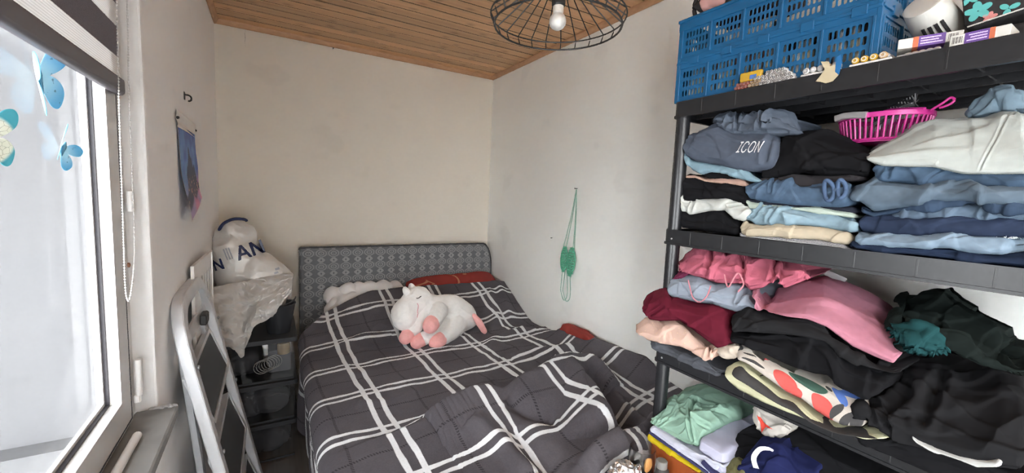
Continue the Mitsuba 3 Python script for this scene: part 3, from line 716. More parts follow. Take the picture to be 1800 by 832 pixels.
# ------------------------------------------------------------------ storage boxes and bags in the far left corner
scene['m_clear'] = {'type': 'thindielectric', 'int_ior': 1.45}
scene['m_film'] = {'type': 'principledthin', 'base_color': {'type': 'rgb', 'value': [.80, .78, .75]}, 'roughness': .35, 'diff_trans': .7, 'spec_trans': .0}
mat('m_lid', (.024, .025, .027), .6, specular=.3)
mat('m_dark_stuff', (.014, .014, .016), .8)
mat('m_grey_stuff', (.035, .035, .04), .6)
mat('m_tan', (.16, .11, .05), .6)
mat('m_bangle', (.16, .155, .145), .4)
TX0, TX1, TY0, TY1 = -.235, .112, 2.44, 2.86
def tub(z0, z1, label, taper=.012):
    t = thing('storage_box', label, 'storage box', None)
    w = .004
    def sh(z, i): return [(TX0+i, TY0+i, z), (TX1-i, TY0+i, z), (TX1-i, TY1-i, z), (TX0+i, TY1-i, z)]
    V = np.array(sh(z0, taper)+sh(z1-.02, 0)); F = [(0, 1, 5), (0, 5, 4), (1, 2, 6), (1, 6, 5), (2, 3, 7), (2, 7, 6), (3, 0, 4), (3, 4, 7), (0, 2, 1), (0, 3, 2)]
    part('shell', trimesh.Trimesh(V, F, process=False), 'm_clear', t, 'clear plastic shell', smooth=False)
    o = sbox(TX0-.008, TY0-.008, TX1+.008, TY1+.008).buffer(-.02).buffer(.02)
    part('lid', cat(moved(extrude(o, .006), tr(0, 0, z1-.007)), moved(extrude(o.difference(o.buffer(-.006)), .022), tr(0, 0, z1-.024))), 'm_lid', t, 'grey plastic lid', smooth=False)
    part('base_ring', cat(cbox(TX0+taper-.002, TX1-taper+.002, TY0+taper-.002, TY0+taper+.004, z0, z0+.012, .001)), 'm_lid', t)
    return t
tub(.002, .225, 'lowest clear storage box of the stack in the left corner')
tub(.226, .450, 'middle clear storage box of the stack in the left corner')
tub(.451, .690, 'topmost clear storage box, holding bangles, under the plastic bags')
def inside(name, mesh, m, label, catg, group=None, **kw): return single(name, mesh, m, label, catg, group, **kw)
bg = thing('bangles', 'row of thin pale bangles inside the topmost clear storage box', 'bangles')
for k in range(6):
    a = np.linspace(0, 2*math.pi, 28, endpoint=False)
    part('bangle', sweep(np.stack([-.05+.012*k+.036*np.cos(a), 2.475+.012*k+0*a, .530+.036*np.sin(a)+.0*a], 1), .0022, 6, True), 'm_bangle', bg)
inside('pouch', pillow(-.13, 2.64, .540, .085, .14, .075, None, .02, 9, 31, 50), 'm_dark_stuff', 'dark pouch filling the left of the topmost clear storage box', 'pouch', smooth=True)
inside('small_jar', lathe([(0, 0), (.03, 0), (.032, .05), (.028, .06), (0, .06)], 24).apply_translation((.055, 2.50, .585)), 'm_tan', 'small tan jar lid up in the topmost clear storage box', 'jar')
inside('carton', cbox(-.02, .09, 2.56, 2.8, .457, .583, .003), 'm_grey_stuff', 'grey carton inside the topmost clear storage box', 'carton')
inside('folded_cloth', pillow(-.06, 2.65, .325, .155, .19, .09, None, .02, 9, 33, 50), 'm_dark_stuff', 'dark folded cloth in the middle clear storage box', 'cloth', smooth=True)
inside('folded_cloth', pillow(-.06, 2.65, .10, .155, .19, .09, None, .02, 9, 34, 50), 'm_dark_stuff', 'dark folded cloth in the lowest clear storage box', 'cloth', smooth=True)
# dark bins standing on the lid
mat('m_smoke', (.016, .017, .019), .3, specular=.6)
bn = thing('waste_bin', 'dark round plastic bin on the storage boxes beside the white bags', 'bin')
part('bowl', lathe([(0, 0), (.055, 0), (.082, .155), (.086, .158), (.083, .162), (.078, .158), (.052, .006), (0, .006)], 36).apply_translation((.035, 2.56, .691)), 'm_smoke', bn)
part('handle', sweep(spline([(.035+.084*math.cos(a), 2.56+.084*math.sin(a), .85+.04*math.sin((a+2.2)/1.9*1.0)**2) for a in np.linspace(-2.6, -.1, 12)], 40), .004, 8), 'm_black_plastic', bn)

# white carrier bag, stuffed, leaning in the corner
mat('m_bag', mikit.proc(lambda p, n, uv: mi.Color3f((.66, .645, .62))*(.92+.13*fbm(p.x*8, p.y*8, p.z*8, 3))), .42, specular=.4)
mat('m_navy_print', (.010, .016, .055), .45)
mat('m_grey_print', (.36, .38, .42), .45)
bag = thing('carrier_bag', 'white stuffed carrier bag with dark blue letters in the left corner', 'bag')
b1 = blob([[((-.135, 2.75, 1.0), .135), ((-.170, 2.755, 1.13), .115), ((-.192, 2.76, 1.235), .062)], [((-.150, 2.75, 1.21), .08), ((-.178, 2.75, 1.235), .07)],
           [((-.135, 2.75, 1.0), .13), ((-.14, 2.74, .88), .11)], [((-.07, 2.72, 1.0), .12), ((.005, 2.70, .95), .105), ((.0, 2.69, .86), .10)]], .009, 10)
b1 = crumple(b1, .010, 11, 41, .8); b1 = crumple(b1, .004, 30, 45, .8)
part('sack', b1, 'm_bag', bag, smooth=True)
bagray = trimesh.ray.ray_triangle.RayMeshIntersector(b1)
def wrap(mesh, origin, ex, ey, d, ray, off=.0015):
    """lay flat lettering (xy, in metres) onto a surface along direction d"""
    m = mesh.copy()
    v, f = trimesh.remesh.subdivide_to_size(m.vertices, m.faces, .006)
    ex, ey, d, origin = (np.asarray(a, float) for a in (ex, ey, d, origin))
    P = origin+v[:, :1]*ex+v[:, 1:2]*ey
    loc, idx, _ = ray.intersects_location(P-d*1.0, np.tile(d, (len(P), 1)), multiple_hits=False)
    Q = P.copy()
    if len(idx): Q[idx] = loc
    miss = np.ones(len(P), bool); miss[idx] = False
    if miss.any() and len(idx): 
        t = np.median(((loc-P[idx])@d)); Q[miss] = P[miss]+d*t
    lift = off+v[:, 2:3]*.3
    return trimesh.Trimesh(Q-d*lift, f, process=False)
td = np.array([-.05, .98, -.12]); td /= np.linalg.norm(td)
tx = np.array([.95, .05, .30]); ty = np.array([-.30, .1, .95])
part('lettering', wrap(meshkit.text_mesh('AN', .072, .002, True), (-.152, 2.6, 1.092), tx, ty, td, bagray), 'm_navy_print', bag, 'dark blue letters AN', smooth=False)
part('lettering', wrap(meshkit.text_mesh('N', .055, .002, True), (-.262, 2.6, 1.035), tx, ty, td, bagray), 'm_navy_print', bag, 'dark blue letter N', smooth=False)
st = cat([moved(bx(0, .006, 0, .062, 0, .002), tr(k*.012, 0, 0)) for k in range(3)])
part('stripes', wrap(st, (-.200, 2.6, 1.095), tx, ty, td, bagray), 'm_grey_print', bag, 'grey printed stripes', smooth=False)
st = cat([moved(bx(0, .022, 0, .012, 0, .002), tr(k*.012, k*.018, 0)) for k in range(3)])
part('small_print', wrap(st, (.012, 2.6, .985), tx, ty, td, bagray), 'm_grey_print', bag, 'small grey print', smooth=False)
part('rim', sweep(spline([(-.240, 2.70, 1.245), (-.215, 2.68, 1.285), (-.17, 2.67, 1.309), (-.125, 2.68, 1.308), (-.112, 2.70, 1.298)], 24), np.r_[.004, np.full(22, .008), .003], 8), 'm_navy_print', bag, 'dark blue rim at the top')
# clear crackling plastic hanging over the boxes
def film():
    n, k = 110, 110
    s, t = np.meshgrid(np.linspace(0, 1, n), np.linspace(0, 1, k), indexing='ij')
    x = -.268+.375*s-.02*t
    top = .965+.05*s
    low = np.interp(s, [0, .11, .25, .34, .39, .44, .48, .57, .68, .78, .87, 1.0], [.74, .716, .69, .67, .625, .64, .70, .785, .80, .82, .87, .93])
    z = top+(low-top)*t
    y = 2.60-.165*np.minimum(t*1.5, 1)**.8-.02*np.sin(t*5+s*6)
    P = np.stack([x, y, z], -1)
    P[..., 1] -= .045*(ridged(P*9+nz(P*14, 3)[..., None], 51)-.5)+.030*(ridged(P*21, 52)-.5)+.020*(ridged(P*45+nz(P*30, 5)[..., None], 57)-.5)
    P[..., 0] += .02*(nz(P*15, 54)-.5)
    P[..., 1] = np.minimum(P[..., 1], 2.615)
    P[..., 1] = np.where(P[..., 2] < .71, np.minimum(P[..., 1], 2.424), P[..., 1])
    P[..., 0] = np.maximum(P[..., 0], XL+.003)
    return trimesh.Trimesh(P.reshape(-1, 3), grid_faces(n, k), process=False)
single('plastic_film', film(), 'm_film', 'crumpled translucent plastic bag hanging over the clear storage boxes', 'plastic bag', smooth=True)

# ------------------------------------------------------------------ right wall: crochet top on a nail, second nail
mat('m_yarn', mikit.proc(lambda p, n, uv: mi.Color3f((.085, .32, .20))*(.85+.3*fbm(p.x*300, p.y*300, p.z*300, 2))), .9, sheen=.4)
mat('m_yarn_pale', (.24, .42, .34), .9)
cr = thing('crochet_top', 'green crochet bikini top hanging by its strings on the right wall', 'crochet top')
def cup(cy, cz, ly, lz, xo, seed, tilt):
    """a crocheted leaf of interlocked loops"""
    out = []
    r_ = np.random.default_rng(seed)
    rows = 11
    for i in range(rows):
        v = -1+2*i/(rows-1)
        w = ly*(1-abs(v)**2.6*.55)*(1.0 if v > -.9 else .8)
        n = 40
        a = np.linspace(-1, 1, n)
        x = XR-xo-.016*(1-a**2)*(1-v**2)-.003*np.sin(a*26+i*math.pi)
        y_ = cy+a*w+tilt*v; z_ = cz+v*lz+lz/rows*.75*np.sin(a*18+i*math.pi)
        out.append(sweep(np.stack([x, y_, z_], 1), .0034, 6))
    a = np.linspace(0, 2*math.pi, 50, endpoint=False)
    v = np.sin(a); w = ly*(1-np.abs(v)**2.6*.55)
    out.append(sweep(np.stack([np.full(50, XR-xo), cy+np.cos(a)*w*1.05+tilt*v, cz+v*lz*1.06], 1), .0045, 6, True))
    return cat(out)
part('cup', cup(2.018, 1.118, .030, .074, .012, 1, -.004), 'm_yarn', cr, smooth=True)
part('cup', cup(1.945, 1.112, .036, .082, .016, 2, -.006), 'm_yarn', cr, smooth=True)
for y_ in (2.035, 2.005, 1.937, 1.925):
    part('strap', sweep(spline([(XR-.010, 1.940, 1.556), (XR-.006, 1.94+(y_-1.94)*.45, 1.38), (XR-.012, y_, 1.185)], 20), .0020, 6), 'm_yarn_pale', cr)
for a, b in ((2.03, 1.985), (2.005, 1.955)):
    part('strap', sweep(spline([(XR-.010, a, 1.045), (XR-.006, a+.012, .95), (XR-.006, a+.012, .91), (XR-.006, (a+b)/2, .858), (XR-.006, b-.01, .90), (XR-.010, b, 1.045)], 40), .0020, 6), 'm_yarn_pale', cr)
nl = single('nail', moved(lathe([(0, 0), (.0015, 0), (.0015, .02), (.004, .021), (.004, .0225), (0, .023)], 10), rot((0, 1, 0), -90), tr(XR, 1.940, 1.560)), 'm_black_metal', 'nail holding the green crochet top on the right wall', 'nail')
single('nail', moved(lathe([(0, 0), (.0015, 0), (.0015, .02), (.004, .021), (.004, .0225), (0, .023)], 10), rot((1, 0, 0), 90), tr(.378, YB, 2.428)), 'm_black_metal', 'tiny nail high on the back wall just under the ceiling trim', 'nail')
nl = single('nail', moved(lathe([(0, 0), (.0015, 0), (.0015, .02), (.004, .021), (.004, .0225), (0, .023)], 10), rot((0, 1, 0), -90), rot((0, 0, 1), 20), tr(XR, 2.163, 1.237)), 'm_black_metal', 'bare nail sticking out of the right wall left of the crochet top', 'nail')
# ------------------------------------------------------------------ black plastic shelving
SX0, SX1, SY0, SY1 = 1.150, 1.555, .020, .932
TOPS = (1.827, 1.411, 1.000, .545, .110)
rk = thing('shelving_unit', 'black plastic shelving unit full of clothes along the right wall', 'shelving unit')
def shelf_mesh(zt):
    lh = .050
    o = sbox(SX0, SY0, SX1, SY1).buffer(-.022).buffer(.022)
    ms = [moved(extrude(o.difference(o.buffer(-.006)), lh), tr(0, 0, zt-lh)),                 # lip
          moved(extrude(o.buffer(.004).difference(o.buffer(-.005)), .007), tr(0, 0, zt-lh))]   # flange
    plate = o.buffer(-.003)
    slots = []
    for i in range(8):
        for j in range(4):
            cy, cx = SY0+.085+i*.106, SX0+.065+j*.092
            slots.append(sbox(cx-.022, cy-.036, cx+.022, cy+.036).buffer(-.009).buffer(.009))
    ms.append(moved(extrude(plate.difference(unary_union(slots)), .005), tr(0, 0, zt-.012)))
    for j in range(5):                                                                          # ribs below
        cx = SX0+.018+j*.092
        ms.append(bx(cx-.002, cx+.002, SY0+.006, SY1-.006, zt-.042, zt-.011))
    for i in range(9):
        cy = SY0+.032+i*.106
        ms.append(bx(SX0+.005, SX1-.005, cy-.002, cy+.002, zt-.034, zt-.0115))
    for i in range(8):                                                                          # moulded grooves of the front lip
        cy = SY0+.06+i*.107
        ms.append(cbox(SX0-.0005, SX0+.002, cy-.002, cy+.002, zt-lh+.008, zt-.004, .0004))
    return cat(ms)
for zt in TOPS: part('shelf', shelf_mesh(zt), 'm_black_plastic', rk, smooth=False)
def post(x, y, z0, z1):
    return lathe([(0, z0), (.021, z0), (.023, z0+.012), (.0215, z0+.016), (.0215, z1-.016), (.023, z1-.012), (.021, z1), (0, z1)], 28).apply_translation((x, y, 0))
PX = (SX0+.0245, SX1-.0245); PY = (SY0+.0245, SY1-.0245)
lv = list(TOPS)+[.0]
for x in PX:
    for y in PY:
        for a, b in zip(lv[1:], lv[:-1]):
            lo = a-.0115 if a > 0 else 0
            part('post', post(x, y, lo if a > 0 else 0, b-.0125), 'm_black_plastic', rk)
mat('m_screw_head', (.35, .35, .36), .3, metallic=.7)
for zt in (TOPS[1], TOPS[2]): part('screw', moved(trimesh.creation.icosphere(1, .0035), np.diag([.4, 1, 1, 1]), tr(SX0-.0005, SY1-.035, zt-.030)), 'm_screw_head', rk)

# ------------------------------------------------------------------ folded clothes
VC = {'type': 'mesh_attribute', 'name': 'vertex_color'}
bumped('m_fabric', VC, lambda p, n, uv: fbm(p.x*380, p.y*380, p.z*380, 2), .0008, .92, sheen=.25, specular=.15)
bumped('m_dark_fabric', VC, lambda p, n, uv: fbm(p.x*380, p.y*380, p.z*380, 2), .0006, .95, specular=.05)
bumped('m_knit', VC, lambda p, n, uv: dr.abs(dr.sin(uv.x*520+dr.abs(dr.sin(uv.y*260))*1.2))*.6+.5*dr.abs(dr.sin(uv.y*260)), .0022, .95, sheen=.5, specular=.1)
bumped('m_denim', VC, lambda p, n, uv: dr.sin((uv.x+uv.y)*2200)*.5+fbm(p.x*300, p.y*300, p.z*300, 2), .0007, .85, specular=.2)
def rs(P, n):
    P = np.asarray(P, float); L = np.r_[0, np.cumsum(np.linalg.norm(np.diff(P, axis=0), axis=1))]
    q = np.linspace(0, L[-1], n); k = np.stack([np.interp(q, L, P[:, i]) for i in range(P.shape[1])], 1)
    f = np.array([.25, .5, .25])
    for _ in range(2):
        s = k.copy()
        for i in range(k.shape[1]): s[1:-1, i] = np.convolve(k[:, i], f, 'valid')
        k = s
    return k
def garment(B, Tp, xf, xb, back=1.49, layers=1, wr=.006, wfreq=9, seed=0, folds=8, fdep=1.0, p=.62, tuck=.010, lay=.006, n=150, m=44, color=(.3, .3, .3), wear=0.0, vary=.22, sag=0.0, endr=.045, creases=()):
    """a folded or heaped piece of cloth: its front fold runs from the line B (low, at depth xf) up to the line Tp (at depth xb), then it goes back to x=back.
    B, Tp: (y, z) points."""
    b, t = rs(B, n), rs(Tp, n)
    s = np.linspace(0, 1, n)[:, None]
    q = np.linspace(0, 1, m)[None]
    phi = q*math.pi/2
    u = 1-np.cos(phi)**p; w = np.sin(phi)**p
    k = np.clip(np.minimum(s, 1-s)/endr, 0, 1); e = np.sqrt(np.clip(1-(1-k)**2, 0, 1))
    by, bz, ty, tz = (a[:, None] for a in (b[:, 0], b[:, 1], t[:, 0], t[:, 1]))
    h = np.maximum(tz-bz, .004)
    x = xf+(xb-xf)*u+tuck*np.clip(1-w/.3, 0, 1)**2+.022*(1-e)
    y = by+(ty-by)*u; z = bz+h*w
    mid = bz+h*.45
    z = mid+(z-mid)*(.35+.65*e)
    if layers > 1:
        ww = w*layers+.25*(nz(np.stack([s*6+0*q, 0*s+0*q, 0*s+0*q], -1), seed+5)-.5)
        x = x+lay*(1-np.abs(np.sin(math.pi*ww))**.6)*sstep(0, .05, w)*sstep(1, .93, w)
    P = np.stack(np.broadcast_arrays(x, y, z), -1)
    d1 = np.gradient(P, axis=0); d2 = np.gradient(P, axis=1); N = np.cross(d1, d2); N /= np.linalg.norm(N, axis=-1, keepdims=True)+1e-9
    N = np.where(N[..., :1] > 0, -N, N) if xb-xf < .06 else np.where(N[..., 2:] < -.2, -N, N)
    N = np.where((N[..., :1] > 0) & (N[..., 2:] < .3), -N, N)
    Q = P*np.array([1, 1, 1.25])
    wob = nz(Q*5, seed+2)[..., None]*1.3
    D = wr*(1.1*(ridged(Q*wfreq*np.array([.6, 1, 1.6])+wob, seed)**3-.25)+.9*(nz(Q*wfreq*.8, seed+1)-.5)*1.6+.35*(nz(Q*wfreq*3, seed+7)-.5))
    for (s0, q0, s1, q1, dep, wid) in creases:
        a = np.array([s0, q0*.5]); c = np.array([s1, q1*.5]); g = np.stack(np.broadcast_arrays(s, q*.5), -1)
        tt = np.clip(((g-a)@(c-a))/((c-a)@(c-a)), 0, 1); dd = np.linalg.norm(g-(a+tt[..., None]*(c-a)), axis=-1)
        D = D-dep*np.exp(-(dd/wid)**2)+dep*.6*np.exp(-((dd-wid*1.6)/wid)**2)
    rf = np.random.default_rng(seed+50)
    ln = np.linalg.norm(np.diff(b, axis=0), axis=1).sum(); wd_ = float(np.median(h)+.7*(xb-xf))
    for _ in range(folds):     # soft folds with one steep side
        a = np.array([rf.uniform(0, 1)*ln, rf.uniform(.1, .95)*wd_]); ang = rf.uniform(-.9, .9)+(math.pi/2 if rf.random() < .35 else 0)
        tv = np.array([math.cos(ang), math.sin(ang)]); hl = rf.uniform(.05, .16)
        g = np.stack(np.broadcast_arrays(s*ln, q*wd_), -1)-a
        al = g@tv; sd = g@np.array([-tv[1], tv[0]])+.006*np.sin(al*rf.uniform(20, 50)+rf.uniform(0, 6))
        k1, k2 = (.0035, .020) if rf.random() < .5 else (.020, .0035)
        D = D+rf.uniform(.4, 1.0)*fdep*wr*.75*np.exp(-(al/hl)**4)*np.where(sd > 0, np.exp(-(sd/k1)**2), np.exp(-(sd/k2)**2))
    fade = sstep(0, .12, w)*e
    P = P+N*(D*fade)[..., None]
    P[..., 0] = np.minimum(P[..., 0], XR-.012)
    # back part
    bt = P[:, -1].copy()
    ex = []
    for f in (.4, 1.0):
        r = bt.copy(); r[:, 0] = np.maximum(bt[:, 0]+.004, bt[:, 0]+(max(back, xb+.01)-bt[:, 0])*f); r[:, 2] -= sag*f; ex.append(r)
    r = ex[-1].copy(); r[:, 2] = np.minimum(b[:, 1]+.002, r[:, 2]-.002); ex.append(r)
    P = np.concatenate([P, np.stack(ex, 1)], 1)
    M = P.shape[1]
    for cx_ in PX:                                   # cloth pressed against the posts, not through them
        for cy_ in PY:
            dx = P[..., 0]-cx_; hy = np.sqrt(np.maximum(.0240**2-dx**2, 0))
            ins = (np.abs(dx) < .0240) & (np.abs(P[..., 1]-cy_) < hy)
            P[..., 1] = np.where(ins, cy_+(-hy if cy_ > .5 else hy), P[..., 1])
    V = P.reshape(-1, 3); F = list(grid_faces(n, M, True))
    c0, c1 = len(V), len(V)+1
    V = np.vstack([V, P[0].mean(0), P[-1].mean(0)])
    F = np.vstack([F, [(c0, (j+1) % M, j) for j in range(M)], [(c1, (n-1)*M+j, (n-1)*M+(j+1) % M) for j in range(M)]])
    me = trimesh.Trimesh(V, F, process=False)
    if me.volume < 0: me.invert()
    uv = np.stack(np.broadcast_arrays(s*np.linalg.norm(np.diff(b, axis=0), axis=1).sum()+0*np.ones((1, M)), np.r_[np.linspace(0, 1, m), 1.2, 1.5, 1.8][None]*float(np.median(h)*1.2+xb-xf)), -1).reshape(-1, 2)
    uv = np.vstack([uv, [[0, 0], [0, 0]]])
    v = nz(V*14, seed+11)-.5; v2 = nz(V*90, seed+13, 2)-.5
    c = np.asarray(color)[None]*(1+vary*v[:, None]+vary*.8*v2[:, None])
    if wear:
        ww = np.concatenate([w*np.ones((n, 1)), np.zeros((n, 3))], 1).reshape(-1); ww = np.r_[ww, 0, 0]
        bulge = np.exp(-((ww-.55)/.3)**2)*(.5+1.0*nz(V*22, seed+17))
        c = c*(1+wear*bulge[:, None]*np.array([1.25, 1.0, .8]))
    return me, uv, np.clip(c, 0, 1)
GA = {}
def cloth(key, mat_, label, cat_, color, group=None, **kw):
    B, Tp, xf, xb = CL[key]
    nm = kw.pop('name', cat_.replace('-', '_').replace(' ', '_'))
    me, uv, c = garment(B, Tp, xf, xb, seed=abs(hash_(key)) % 997, color=color, **kw)
    k = fresh(nm)
    scene[k] = mikit.ply(me, mat_, smooth=True, uv=uv, color=c) if mat_ in ('m_fabric', 'm_dark_fabric', 'm_knit', 'm_denim') else mikit.ply(me, mat_, smooth=True, uv=uv)
    tag(k, label, cat_, group)
    GA[key] = (k, me)
    return k
def hash_(s):
    v = 7
    for ch in s: v = (v*131+ord(ch)) % 1000003
    return v
